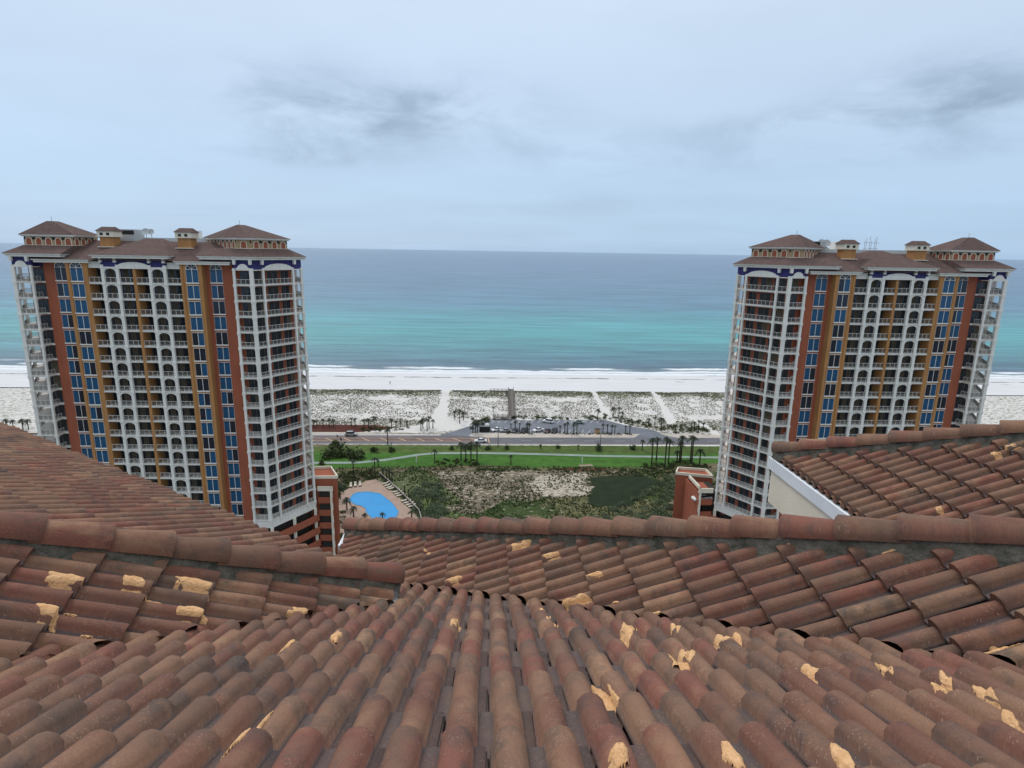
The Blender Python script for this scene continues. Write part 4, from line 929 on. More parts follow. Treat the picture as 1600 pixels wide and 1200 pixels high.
        for i in range(n):
            A1, B1 = cup[i], cup[(i+1) % n]; ff = Fr(A1, B1, 1 if s > 0 else -1)
            cx_, cy_ = sum(p[0] for p in cup)/n, sum(p[1] for p in cup)/n
            if ff.n.dot(Vector((cx_-A1[0], cy_-A1[1], 0))) > 0: ff.n = -ff.n
            if ff.n.y > .5: continue
            na = max(1, int(ff.len/1.75)); st = ff.len/na
            for q in range(na):
                c = st*(q+.5); hw = min(.52, st*.34)
                ma = MB(); ff.box(ma, c-hw, c+hw, zc0+.15, zc0+.899, 0, .03); pediment(ff, ma, c-hw, c+hw, zc0+.9, .5, 0, .03, 0, 8); ma.build('arch_panel', M_RED, root)
                nn = 8; pts = [(c+(hw+.12)*cos(pi*t/nn), zc0+.9+.62*sin(pi*t/nn)) for t in range(nn+1)]; ins2 = [(c+hw*cos(pi*t/nn), zc0+.9+.5*sin(pi*t/nn)) for t in range(nn+1)]
                for t in range(nn): ff.poly(mr, [pts[t], pts[t+1], ins2[t+1], ins2[t]], 0, .10)
                ff.box(mr, c-hw-.12, c-hw, zc0+.1, zc0+.9, 0, .1); ff.box(mr, c+hw, c+hw+.12, zc0+.1, zc0+.9, 0, .1)
                mt = MB(); ff.box(mt, c+st*.5-.3, min(c+st*.5+.3, ff.len), zc0+1.05, zc0+1.55, 0, .03); mt.build('vent_opening', M_BLACK, root)
            ff.box(mr, -.05, ff.len+.05, zc0-.1, zc0+.08, 0, .14)
        mr.build('arch_trim', M_CREAM, root)
        cxy = (sum(p[0] for p in cup)/n, sum(p[1] for p in cup)/n)
        def grow(poly, d): return [(p[0]+(p[0]-cxy[0])/max(.1, math.hypot(p[0]-cxy[0], p[1]-cxy[1]))*d, p[1]+(p[1]-cxy[1])/max(.1, math.hypot(p[0]-cxy[0], p[1]-cxy[1]))*d) for p in poly]
        mb = MB(); mb.prism(grow(cup, .75), zc1-.18, zc1); mb.prism(grow(cup, .45), zc1-.36, zc1-.18); mb.build('cornice', M_WHITE, root)
        pk = (cxy[0], cxy[1]); top = [(pk[0]+(p[0]-pk[0])*.12, pk[1]+(p[1]-pk[1])*.25) for p in cup]
        mb = MB(); mb.prism(grow(cup, .85), zc1+.004, CAMZ+4.15, poly2=top); mb.build('roof', M_SHINGLE, root)
        mb = MB(); mb.tube([(pk[0], pk[1], CAMZ+4.1), (pk[0], pk[1], CAMZ+5.0)], [.05, .03], 5); mb.tube([(pk[0], pk[1], CAMZ+4.8), (pk[0], pk[1], CAMZ+4.95)], [.16, .05], 6); mb.build('lightning_rod', M_GREY, root)
    # ---- main roof
    cornice([(-18.6, -.85), (-7.9, -.85), (-7.9, 3), (-18.6, 3)], zlo); cornice([(7.9, -.85), (18.6, -.85), (18.6, 3), (7.9, 3)], zlo)
    mb = MB(); mb.add([(-18.6, -.95, zlo+.004), (18.6, -.95, zlo+.004), (18.6, 8.6, CAMZ+.62), (-18.6, 8.6, CAMZ+.62), (-18.6, 9.2, CAMZ+.3), (18.6, 9.2, CAMZ+.3)], [(0, 1, 2, 3), (3, 2, 5, 4)]); mb.build('roof', M_SHINGLE, root, recalc=False)
    cornice([(-7.35, -1.35), (7.35, -1.35), (7.35, 4), (-7.35, 4)], zhi-.06)
    mb = MB(); mb.prism([(-7.45, -1.45), (7.45, -1.45), (7.45, 15), (-7.45, 15)], zhi-.056, CAMZ+1.12, poly2=[(-1.6, 7.8), (1.6, 7.8), (1.6, 8.4), (-1.6, 8.4)]); mb.build('roof', M_SHINGLE, root)
    mb = MB(); mb.box(-18, 18, 8.9, 24, CAMZ-1.2, CAMZ+.28); mb.box(-9, 14, 12, 22, CAMZ+.28, CAMZ+1.35); mb.build('roof_terrace', M_GREY, root)
    # chimneys
    for s in (-1, 1):
        u = s*7.55
        ch = MB(); ch.box(u-1.3, u+1.3, 4.9, 7.2, CAMZ-1.6, CAMZ+1.3); co = ch.build('chimney', M_OCHRE, root)
        mb = MB(); mb.box(u-1.6, u+1.6, 4.6, 7.5, CAMZ+1.3, CAMZ+2.4)
        mb.box(u-1.75, u+1.75, 4.6, 4.9, CAMZ-.7, CAMZ-.55); mb.build('chimney_cap', M_CREAM, co)
        mb = MB()
        for q in (-.7, .55): mb.box(u+q-.28, u+q+.28, 4.56, 4.6, CAMZ+1.6, CAMZ+2.1)
        mb.build('vent_opening', M_BLACK, co)
        mb = MB(); mb.prism([(u-1.85, 4.4), (u+1.85, 4.4), (u+1.85, 7.7), (u-1.85, 7.7)], CAMZ+2.4, CAMZ+3.25, poly2=[(u-1.2, 5.8), (u+1.2, 5.8), (u+1.2, 6.3), (u-1.2, 6.3)]); mb.build('chimney_roof', M_SHINGLE, co)
    # rooftop plant
    mb = MB(); mb.box(-side*6.6-2.2, -side*6.6+2.2, 9.2, 12.5, CAMZ+.28, CAMZ+2.9) if side > 0 else mb.box(-14.2, -10.2, 9.5, 13, CAMZ+.28, CAMZ+2.9); mb.build('plant_room', M_GREY, root)
    mb = MB(); mb.box(-7.4, -4.6, 9.15, 9.2, CAMZ+1.9, CAMZ+2.7) if side > 0 else mb.box(-14.0, -11.4, 9.45, 9.5, CAMZ+2.0, CAMZ+2.8); mb.build('vent_opening', M_BLACK, root)
    mb = MB(); mb.box(side*3.2-2, side*3.2+2.2, 14, 17, CAMZ+1.35, CAMZ+3.0); mb.build('plant_room', M_WHITE, root)
    def dish(u, v, z, r):
        mb = MB(); mb.tube([(u, v, z-1.2), (u, v, z)], [.06, .06], 6); n = 12; c = Vector((u, v-.2, z+.2)); ax = Vector((.2*side, -.9, .45)).normalized(); s_ = ax.cross(Vector((0, 0, 1))).normalized(); t_ = s_.cross(ax)
        vs = [c-ax*.22*r]+[c+(s_*cos(2*pi*i/n)+t_*sin(2*pi*i/n))*r*q+ax*(.3*q*q-.22)*r for q in (.5, 1) for i in range(n)]
        mb.add(vs, [(0, 1+i, 1+(i+1) % n) for i in range(n)]+[(1+i, 1+n+i, 1+n+(i+1) % n, 1+(i+1) % n) for i in range(n)], 0, True); mb.build('satellite_dish', M_GREY, root, recalc=False)
    if side > 0:
        dish(-2.6, 10, CAMZ+2.3, .75); dish(-1.7, 10.3, CAMZ+2.3, .65); dish(4.4, 10, CAMZ+2.0, .7)
    else:
        dish(-10.6, 10.5, CAMZ+2.4, .85); dish(-9.3, 10.8, CAMZ+2.4, .8)
        mb = MB()
        for q in range(6): mb.tube([(-1.3+q*.55, 10+.3*(q % 2), CAMZ+.2), (-1.3+q*.55, 10+.3*(q % 2), CAMZ+3.2+.5*(q % 3))], [.055, .045], 5)
        for z in (1.6, 2.8): mb.tube([(-1.5, 10, CAMZ+z), (1.8, 10, CAMZ+z)], [.05, .05], 5)
        mb.build('antenna_mast', M_GREY, root)
        mb = MB()
        for q in (0, 1.1): mb.tube([(8.9+q, 9.4, CAMZ+.6), (8.9+q, 9.4, CAMZ+1.5)], [.45, .45], 10)
        mb.build('roof_fan', M_BLACK, root)
    # ---- parking podium below the wings and beside the tower
    zg = ZB-.9
    for s in (-1, 1):
        lv = [zg-.4-3.1*i for i in range(5)]; po = PX(s, [(18.2, -1.0), (23.0, -1.0), (29.4, 9.4), (26.4, 22), (18.2, 22)])
        mbi = MB(); mbi.prism(PX(s, [(18.2, 1.2), (21.8, 1.2), (27.3, 10), (24.3, 22), (18.2, 22)]), 0, zg); mbi.build('deck_shade_fill', M_DECKSHADE, root)  # solid fill behind the bands, its dark colour stands for shade
        for z in lv:
            if z-1.5 < 0: continue
            mb = MB(); n = len(po)
            for i in range(n-1):
                ff = Fr(po[i], po[i+1], 1 if s > 0 else -1); ff.box(mb, 0, ff.len, z-2.35, z-1.05, -.25, 0)
            mb.prism(po, z-2.6, z-2.36); mb.build('parking_band', M_RED, root)
        mb = MB(); 
        for (a_, b_) in ((22.5, -.45), (28.7, 9.2), (25.6, 4.3), (18.9, -.5)): mb.box(s*a_-.26, s*a_+.26, b_-.26, b_+.26, 0, zg)
        mb.build('parking_column', M_CREAM, root)
    # inner podium block towards the axis
    s = side; mb = MB(); mb.box(29.4, 32.0, 10.5, 10.98, 0, 17.0) if s > 0 else mb.box(-30.6, -27.4, 12, 17, 0, 17.0); mb.build('deck_shade_fill', M_DECKSHADE, root)  # dark box added so the openings look shaded, shade is in its colour
    for i in range(6):
        z = 18.2-3.1*i; mb = MB(); ff = Fr((s*29.2, 9.8), (s*32.6, 9.8), 1 if s > 0 else -1); uw = 32.1 if s < 0 else 32.4
        if i == 0: ff.box(mb, 0, 3.4, z-1.1, z, -.3, 0, 1)
        else: ff.box(mb, 0, 3.4, z-.9, z+.45, -.3, 0)
        mb.box(min(s*29.3, s*uw), max(s*29.3, s*uw), 10.1, 11.2 if s > 0 else 16, z-1.15, z-.92, 0); mb.build('parking_band', [M_RED, M_CREAM], root)
    mb = MB(); mb.box(min(s*32.0, s*32.45), max(s*32.0, s*32.45), 9.7, 10.2, 0, 18.2); mb.build('parking_column', M_CREAM, root)
    blk = [(27, 11.0), (33.4, 11.3), (30.2, 17.6), (26, 17)] if s > 0 else [(-26, 18.3), (-34.3, 20.9), (-32.6, 24.4), (-26, 23)]
    zt_ = 19.6 if s > 0 else 17.4
    mb = MB(); mb.prism(blk, 0, zt_)
    if s < 0: mb.box(-32.5, -32.3, 10.0, 19, 0, 17.1)
    mb.build('podium_wall', M_RED, root); mb = MB()
    mb = MB(); n = len(blk)
    for i in range(n):
        ff = Fr(blk[i], blk[(i+1) % n], 1); ff.box(mb, -.1, ff.len+.1, zt_, zt_+.65, -.15, .15)
    if s < 0: mb.box(-32.75, -32.4, 9.8, 16.5, 18.2, 18.9)
    mb.build('parapet_coping', M_CREAM, root)
    if side < 0:       # low tiled roof at the foot of the podium
        mb = MB(); mb.add([(-39.2, 9.2, 9.5), (-29.5, 9.2, 11.5), (-29.5, 1.0, 8.3), (-39.2, 1.0, 7.2)], [(0, 1, 2, 3)]); mb.box(-39.3, -39.0, 1, 9.3, 0, 9.6); mb.build('low_roof', [M_SHINGLE], root, recalc=False)
    return root
tower(0, -68.22, 118.33, -.6, -7.30, 1, 'left condominium tower with orange and ochre stripes, swimming pool at its foot')
tower(1, 81.0, 118.04, 1.35, -7.19, -1, 'right condominium tower with antennas on its roof, rising behind the tiled wing')

# ================================================================== POOL
DECK = [tuple(g(*p).to_2d()) for p in ((532, 772), (545, 765), (574, 753), (588, 751), (598, 757), (622, 778), (650, 806), (662, 830), (600, 880), (520, 860), (528, 800))]
M_PDECK = mat('pool_deck', (.40, .29, .23), .9, .2, bump=.2, bscale=3, vscale=.5, col2=(.34, .24, .19))
sheet('pool_deck', DECK, .42, M_PDECK)
mb = MB(); mb.prism(DECK, -.1, .415); tag(mb.build('pool_terrace', M_CONC), kind='structure')
PC = [(545.5, 782), (551, 774), (558, 770), (575, 769), (594, 772), (612, 786), (622, 799), (618, 808), (600, 814), (584, 812), (572, 800), (571, 794), (563, 790), (556, 789)]
PP = [tuple(g(*p, .42).to_2d()) for p in PC]
pc = (sum(p[0] for p in PP)/len(PP), sum(p[1] for p in PP)/len(PP))
pool = empty('swimming_pool', (pc[0], pc[1], .42), 0, 'bright blue free-form swimming pool beside the left tower', 'pool')
big = [((p[0]-pc[0])*1.035, (p[1]-pc[1])*1.05) for p in PP]; sm_ = [(p[0]-pc[0], p[1]-pc[1]) for p in PP]
M_WATER = mat('pool_water', (.012, .27, .62), .3, .3, bump=.1, bscale=3, var=.06, vscale=.2)
mb = MB(); n = len(sm_); mb.add([(*p, .09) for p in big]+[(*p, .09) for p in sm_]+[(*p, 0) for p in big], [(i, (i+1) % n, n+(i+1) % n, n+i) for i in range(n)]+[(2*n+i, 2*n+(i+1) % n, (i+1) % n, i) for i in range(n)]); mb.build('coping', mat('pool_coping', (.10, .26, .42), .7), pool, recalc=False)
mb = MB(); mb.add([(*p, .05) for p in sm_], [tuple(range(n))]); w_ = mb.build('water', M_WATER, pool, recalc=False)
if w_.data.polygons[0].normal.z < 0: w_.data.flip_normals()
# loungers
def lounger_meshes():
    f = MB(); f.box(0, .06, 0, 1.9, .22, .28); f.box(.56, .62, 0, 1.9, .22, .28)
    for x in (0, .56):
        for y in (.1, 1.7): f.box(x, x+.06, y, y+.06, 0, .22)
    c = MB(); c.box(.03, .59, .02, 1.25, .28, .36); c.hexa([(.03, 1.25, .28), (.59, 1.25, .28), (.59, 1.88, .72), (.03, 1.88, .72), (.03, 1.2, .36), (.59, 1.2, .36), (.59, 1.83, .80), (.03, 1.83, .80)])
    return f.mesh('frame', [M_LFRAME]), c.mesh('cushion', [M_CUSH])
LF, LC = lounger_meshes()
ORD = ['first', 'second', 'third', 'fourth', 'fifth', 'sixth', 'seventh', 'eighth', 'ninth', 'tenth', 'eleventh', 'twelfth', 'thirteenth', 'fourteenth', 'fifteenth', 'sixteenth', 'seventeenth', 'eighteenth', 'nineteenth', 'twentieth']
L_sets = [('lounge chair, {} from the left in the trio left on the pool deck', [(546, 762.5), (553, 761.5), (560.5, 760.5)], 1.25, .2),
          ('lounge chair, {} from the top in the upper row along the pool fence', [(597, 757), (600, 760), (603, 763), (606, 765)], 1.2, -1.0),
          ('lounge chair, {} from the top in the middle row along the pool fence', [(613, 770), (616, 773), (619, 776)], 1.2, -1.0),
          ('lounge chair, {} from the top in the lower row along the pool fence', [(626, 784), (630, 787), (634, 790), (637, 793)], 1.2, -1.0)]
for lb, pts, sc, rz in L_sets:
    for i, p in enumerate(pts):
        q = g(*p, .42); o = empty('lounge_chair', (q.x, q.y, .42), rz, lb.format(ORD[i]), 'lounge chair', 'loungers on the pool deck'); o.scale = (sc, sc, sc); inst('frame', LF, o); inst('cushion', LC, o)
# pool fence
fp = [g(*p, .42) for p in ((593, 743), (612, 760), (634, 781), (655, 803), (662, 830))]
fence = empty('pool_fence', tuple(fp[0]), 0, 'low dark fence with pale top rail running along the right side of the pool deck', 'fence')
mb = MB(); mt_ = MB()
for a, b in zip(fp, fp[1:]):
    a_, b_ = a-fp[0], b-fp[0]; d = (b_-a_); Lf = d.length; d.normalize(); nr = Vector((-d.y, d.x, 0))
    def bx(t0, t1, z0, z1, w, m_b): c0, c1 = a_+d*t0, a_+d*t1; m_b.hexa([c0-nr*w+Vector((0, 0, z0)), c1-nr*w+Vector((0, 0, z0)), c1+nr*w+Vector((0, 0, z0)), c0+nr*w+Vector((0, 0, z0)), c0-nr*w+Vector((0, 0, z1)), c1-nr*w+Vector((0, 0, z1)), c1+nr*w+Vector((0, 0, z1)), c0+nr*w+Vector((0, 0, z1))])
    bx(0, Lf, 1.15, 1.25, .10, mt_)
    for k in range(int(Lf/.22)): bx(k*.22, k*.22+.05, -.4, 1.15, .02, mb)
mt_.build('top_rail', M_CONC, fence); tag(mb.build('baluster', M_LFRAME, fence), kind='stuff')

# ================================================================== VEGETATION
def frond_crown(seed, n=20, R=2.3, droop=1.0, dry=False, fan=False):
    rs = random.Random(seed); mb = MB()
    for i in range(n):
        az = 2*pi*i/n+rs.uniform(-.2, .2); el = rs.uniform(-.35, 1.15); Lf = R*rs.uniform(.75, 1.1); prev = []
        m = 5; pts = []
        for k in range(m+1):
            t = k/m; r = Lf*t*cos(el)*(1-.15*t); z = Lf*t*sin(el)*(1-.2*t)-droop*Lf*.55*t*t; pts.append((cos(az)*r, sin(az)*r, z, t))
        sd_ = (-sin(az), cos(az))
        for k in range(m):
            x0, y0, z0, t0 = pts[k]; x1, y1, z1, t1 = pts[k+1]
            w0 = R*.30*sin(pi*min(1, t0*.85+.12)); w1 = R*.30*sin(pi*min(1, t1*.85+.12))*(.2 if k == m-1 else 1)
            for sg in (-1, 1):
                # leaflets: split blade with gaps
                for h in range(3):
                    q0, q1 = h/3, (h+.92)/3; A0 = Vector((x0+(x1-x0)*q0, y0+(y1-y0)*q0, z0+(z1-z0)*q0)); A1 = Vector((x0+(x1-x0)*q1, y0+(y1-y0)*q1, z0+(z1-z0)*q1)); ww = w0+(w1-w0)*q0
                    T = A1+Vector((sd_[0]*sg*ww, sd_[1]*sg*ww, -.35*ww+rs.uniform(-.04, .04)*R))+Vector((x1-x0, y1-y0, z1-z0))*.5
                    mb.add([A0, A1, T], [(0, 1, 2)])
    return mb.mesh('crown', [M_FRONDD if dry else M_FROND], recalc=False)
CROWNS = [frond_crown(i, 16+2*(i % 3), 2.2, .9+.15*i) for i in range(4)]
CROWN_DRY = frond_crown(9, 12, 1.9, 1.4, True)
def trunk_mesh(seed):
    rs = random.Random(seed); mb = MB(); pts = []; rr = []
    for k in range(8):
        t = k/7; pts.append((.03*sin(t*3+seed), .03*cos(t*2+seed), t)); rr.append(1.0-.25*t+(.25 if k == 0 else 0)+(.12*(k % 2)))
    mb.tube(pts, rr, 7); return mb.mesh('trunk', [M_TRUNK])
TRUNKS = [trunk_mesh(i) for i in range(3)]
def palm(px, py, top, label, group, cs=1.0, dry=False, rad=.19, minh=1.2):
    b = g(px, py); w = projpx(b)[2]; h = max(minh, (py-top)*w/FPX*1.12); cr_ = min(2.3, max(1.1, h*.34))*cs; th = max(.5, h-cr_*.55)
    root = empty('palm_tree', tuple(b), random.uniform(0, 6.28), label, 'palm tree', group)
    t = inst('trunk', random.choice(TRUNKS), root); t.scale = (rad, rad, th)
    c = inst('crown', CROWN_DRY if dry else random.choice(CROWNS), root, (0, 0, th)); k = cr_/2.2; c.scale = (k, k, k)
def cluster(desc, pts, ox, oy, sc, group, **kw):
    pts = sorted(pts, key=lambda p: p[0])
    for i, p in enumerate(pts):
        hx = (p[1]-p[2])/sc; size = 'tall' if hx > 22 else 'short' if hx < 9 else 'medium'
        palm(ox+p[0]/sc, oy+p[1]/sc, oy+p[2]/sc, f'{size} palm, {ORD[i]} from the left {desc}', group, **kw)
cluster('in the row behind the mulch bed', [(70, 180, 95), (100, 160, 100), (165, 180, 90), (230, 175, 85), (275, 180, 90), (460, 165, 80), (500, 180, 80), (595, 195, 90), (640, 190, 85), (700, 215, 60)], 480, 640, 6.667, 'palms behind the mulch bed', cs=1.15)
cluster('in the row left of the sand trail', [(880, 200, 90), (925, 180, 110), (970, 185, 110), (1040, 185, 110), (1185, 220, 100), (1205, 200, 80), (1250, 220, 90), (1270, 200, 60), (1310, 195, 95)], 480, 640, 6.667, 'palms left of the sand trail', cs=1.0)
cluster('on the dune edge left of the car park', [(70, 370, 270), (122, 410, 260), (160, 380, 280), (470, 295, 230)], 700, 600, 6.667, 'palms left of the car park')
cluster('in the clump left of the car park', [(258, 510, 395), (285, 515, 390), (305, 515, 390)], 700, 600, 6.667, 'palms at the car park end')
cluster('between parked cars and road', [(655, 480, 410), (700, 495, 380), (745, 500, 405), (825, 515, 400), (845, 515, 405)], 700, 600, 6.667, 'palms in front of the parked cars', cs=.75)
cluster('in the kerb planting right of the cars', [(1165, 520, 430), (1215, 510, 405), (1243, 520, 395), (1308, 525, 410), (1340, 530, 415), (1613, 520, 410), (1658, 525, 415), (1706, 525, 420), (1736, 530, 430), (1848, 520, 430), (1893, 520, 430)], 700, 600, 6.667, 'palms in the kerb planting', cs=.75)
cluster('on the dune beyond the car park exit', [(225, 375, 255), (385, 345, 230), (445, 345, 235), (480, 365, 280), (755, 440, 350), (820, 430, 335), (885, 490, 335)], 900, 600, 6.667, 'palms on the dune right of the car park', cs=1.15)
cluster('in the scrubby verge right of the exit road', [(1200, 480, 400), (1230, 490, 390), (1272, 510, 375), (1325, 470, 400)], 900, 600, 6.667, 'palms on the right verge', cs=.8)
cluster('in the tall group right on the lawn', [(785, 325, 25), (835, 275, 15), (925, 330, 15), (962, 300, 40), (1050, 280, 150), (1075, 285, 60), (1090, 285, 0), (1190, 280, 0), (1205, 290, 15), (1285, 310, 130)], 900, 680, 6.667, 'tall palms at the right end of the lawn', rad=.24, cs=1.05)
cluster('of four standing in the brush bed', [(535, 160, 0), (575, 175, 8), (618, 165, -4), (668, 165, 4)], 620, 690, 5.333, 'four palms mid-lawn', rad=.22, cs=1.05)
cluster('standing singly along the lawn', [(-75, 29, -112), (315, 180, 60), (950, 195, 105), (1197, 60, 18), (1510, 70, 24), (1980, 62, 22)], 620, 690, 5.333, 'single palms on the lawn', cs=.8)
palm(1003.4, 703.8, 686, 'lone palm with thin crown standing on the lawn left of the tall group', 'single palms on the lawn', cs=.9)
cluster('between the pool and the lawn', [(485, 700, 510), (665, 710, 600), (708, 710, 490), (740, 600, 520), (790, 720, 600), (825, 740, 610), (860, 750, 600), (885, 760, 640)], 480, 640, 6.667, 'palms behind the pool', cs=.85)
cluster('around the near side of the pool', [(345, 940, 770), (415, 1060, 900), (485, 1130, 990), (600, 1165, 1070), (785, 1165, 1060), (1090, 1165, 1040)], 480, 640, 6.667, 'palms around the pool', cs=1.2)
cluster('just outside the pool fence', [(1015, 890, 790), (1058, 940, 830), (1180, 1100, 1000)], 480, 640, 6.667, 'slender palms by the fence', cs=.5)
cluster('of the palms left of the left tower', [(80, 830, 700), (160, 830, 710), (270, 830, 700), (335, 830, 700)], 0, 560, 7.5, 'palms left of the left tower', cs=1.2)

def leaf_cloud(name, n, R, H, seed, m, leaf=.28, parent=None):
    rs = np.random.default_rng(seed); 
    cl = rs.normal(size=(9, 3)); cl /= np.linalg.norm(cl, axis=1)[:, None]; cl *= .62; cl[:, 2] = np.abs(cl[:, 2])
    V = []; Fc = []
    for i in range(n):
        c = cl[rs.integers(9)]+rs.normal(size=3)*.26; c[2] = abs(c[2]); p = np.array([c[0]*R, c[1]*R, c[2]*H+.05]); a = rs.normal(size=3); b = rs.normal(size=3); a /= np.linalg.norm(a); b /= np.linalg.norm(b); s = leaf*rs.uniform(.5, 1.3)
        V += [p, p+a*s, p+b*s]; Fc.append((3*i, 3*i+1, 3*i+2))
    me = grid_mesh(name, np.array(V), np.array(Fc), [m], False); return me
BUSH = [leaf_cloud('shrub', 260, 1.0, 1.1, i, M_BUSH, .34) for i in range(3)]; BUSHGm = [leaf_cloud('shrub', 420, 1.0, 1.1, 20+i, M_BUSHG, .24) for i in range(3)]
def shrub(px, py, r, label, group, grey=False, h=1.0):
    p = g(px, py); o = inst('shrub', random.choice(BUSHGm if grey else BUSH), None, (p.x, p.y, 0), random.uniform(0, 6)); o.scale = (r, r, r*h); return tag(o, label, 'shrub', group)
for i, (x, y, r, h) in enumerate([(586, 706, 1.5, 1.3), (612, 706, 1.1, 1.8), (706, 702.5, .8, 1.9), (733, 702, .9, 1.7), (762, 702, 1.3, 1.0), (791, 702, .9, 1.8), (872, 700.5, .8, 1.6), (934, 704, 1.4, 1.6), (987, 702, 1.2, 1.2), (503, 726, 1.0, 1.7)]):
    shrub(x, y, r, f'clipped dark shrub, {ORD[i]} from the left along the lawn' if i < 9 else 'small dark shrub on the path edge right of the left tower', 'shrubs dotted along the lawn' if i < 9 else None, h=h)
k = 0
for x, y, r in [(523, 707, 3.6), (517, 716, 2.4), (535, 714, 2.2), (548, 712, 2.2), (556, 717, 2.4), (563, 712, 1.8), (510, 713, 1.8)]:
    shrub(x, y, r, ['large round bush', 'low wide bush', 'low dark bush', 'small bush', 'spreading bush', 'bush at the right end', 'bush at the left end'][k]+' in the brush island left on the lawn', 'brush island on the lawn', h=1.1); k += 1
rsb = random.Random(5)
def thicket(name, poly, n, r0, r1, seed, m, leaf, per, zmul=1.0, kind='stuff'):
    """many overlapping bushes in one mass"""
    q = [g(*p).to_2d() for p in poly]; rs = np.random.default_rng(seed); xs_ = [p[0] for p in q]; ys_ = [p[1] for p in q]; C = []
    while len(C) < n:
        p = np.array([[rs.uniform(min(xs_), max(xs_)), rs.uniform(min(ys_), max(ys_))]])
        if inpoly(p, q)[0]: C.append(p[0])
    C = np.array(C); R_ = rs.uniform(r0, r1, n); N_ = n*per; ci = np.repeat(np.arange(n), per)
    d = rs.normal(size=(N_, 3)); d /= np.linalg.norm(d, axis=1)[:, None]; d[:, 2] = np.abs(d[:, 2]); rad = R_[ci]*(.55+.5*rs.random(N_)); 
    Pn = np.stack([C[ci, 0]+d[:, 0]*rad, C[ci, 1]+d[:, 1]*rad, d[:, 2]*rad*zmul+.02], 1)
    a = rs.normal(size=(N_, 3)); a /= np.linalg.norm(a, axis=1)[:, None]; b = rs.normal(size=(N_, 3)); b /= np.linalg.norm(b, axis=1)[:, None]; s = (leaf*rs.uniform(.5, 1.4, N_))[:, None]
    V = np.stack([Pn, Pn+a*s, Pn+b*s], 1).reshape(-1, 3); me = grid_mesh(name, V, np.arange(N_*3).reshape(-1, 3), [m], False); return inst(name, me)
tag(thicket('shrub_thicket', [(640, 770), (662, 757), (690, 762), (700, 790), (690, 830), (665, 840), (650, 800)], 60, 1.0, 2.0, 1, M_BUSHG, .3, 330), 'grey green thicket of rounded shrubs right of the pool fence', 'shrubs', kind='stuff')
tag(thicket('shrub_thicket', [(925, 810), (960, 795), (1010, 770), (1040, 745), (1058, 745), (1058, 812), (1000, 850), (925, 850)], 90, .8, 1.9, 2, M_BUSHG, .28, 260), 'green thicket of low bushes left of the right tower podium', 'shrubs', kind='stuff')
tag(thicket('shrub_thicket', [(1005, 726), (1060, 722), (1100, 722), (1112, 735), (1060, 740), (1010, 734)], 50, .5, 1.3, 3, M_BUSH, .26, 160), 'dark low bushes at the feet of the tall palms on the right', 'shrubs', kind='stuff')
tag(thicket('shrub_thicket', [(680, 718), (745, 719), (748, 727), (700, 732), (678, 728)], 34, .35, .8, 4, M_BUSH, .25, 140), 'brown and dark brush bed around the four tall palms mid-lawn', 'brush', kind='stuff')
tag(thicket('shrub_thicket', [(520, 742), (592, 738), (592, 748), (560, 756), (540, 762), (528, 790), (522, 800)], 46, .7, 1.5, 5, M_BUSH, .3, 150), 'dark hedge between the left tower podium and the pool deck', 'hedge', kind='stuff')
tag(thicket('shrub_thicket', [(528, 800), (536, 800), (552, 840), (548, 880), (500, 900), (505, 850)], 40, .8, 1.6, 6, M_BUSH, .3, 150), 'dark planting below the pool deck beside the left tower garage', 'hedge', kind='stuff')
tag(thicket('shrub_thicket', [(745, 733), (940, 733), (1000, 733), (1050, 742), (990, 745), (940, 742), (870, 736), (745, 737)], 90, .3, .8, 7, M_BUSH, .26, 90), 'low dark scrub fringe along the near edge of the lawn', 'scrub', kind='stuff')
tag(thicket('shrub_thicket', [(560, 668), (635, 666), (640, 671), (600, 674), (560, 675)], 26, .4, .9, 8, M_BUSH, .25, 90), 'low bushes among the palms by the mulch bed', 'shrubs', kind='stuff')
tag(thicket('shrub_thicket', [(735, 655), (762, 655), (762, 660), (745, 675), (735, 672)], 16, .8, 1.7, 9, M_BUSH, .3, 150), 'dark trees and bushes at the left corner of the car park', 'shrubs', kind='stuff')
tag(thicket('shrub_thicket', [(775, 654), (800, 654), (806, 650), (870, 653), (900, 652), (948, 648), (950, 656), (880, 656), (806, 655), (770, 656)], 50, .5, 1.2, 10, M_BUSH, .28, 110), 'dark hedge along the far side of the car park', 'hedge', kind='stuff')
tag(thicket('shrub_thicket', [(790, 676.5), (832, 676.8), (832, 679), (790, 678.5)], 16, .35, .7, 11, M_BUSH, .2, 90), 'low dark hedge between the parked cars and the sidewalk', 'hedge', kind='stuff')
tag(thicket('shrub_thicket', [(872, 677.5), (990, 678), (988, 680), (872, 679.5)], 40, .3, .7, 12, M_BUSH, .2, 90), 'thin hedge on the kerb in front of the empty bays', 'hedge', kind='stuff')
tag(thicket('shrub_thicket', [(1022, 668), (1060, 664), (1115, 668), (1120, 676), (1040, 677)], 60, .4, 1.1, 13, M_BUSH, .26, 110), 'scrub on the verge between the exit road and the dunes', 'scrub', kind='stuff')
tag(thicket('shrub_thicket', [(952, 655), (975, 650), (1010, 660), (1035, 668), (1000, 667), (975, 662)], 36, .4, 1.0, 14, M_BUSH, .26, 110), 'scrub band beyond the car park exit', 'scrub', kind='stuff')
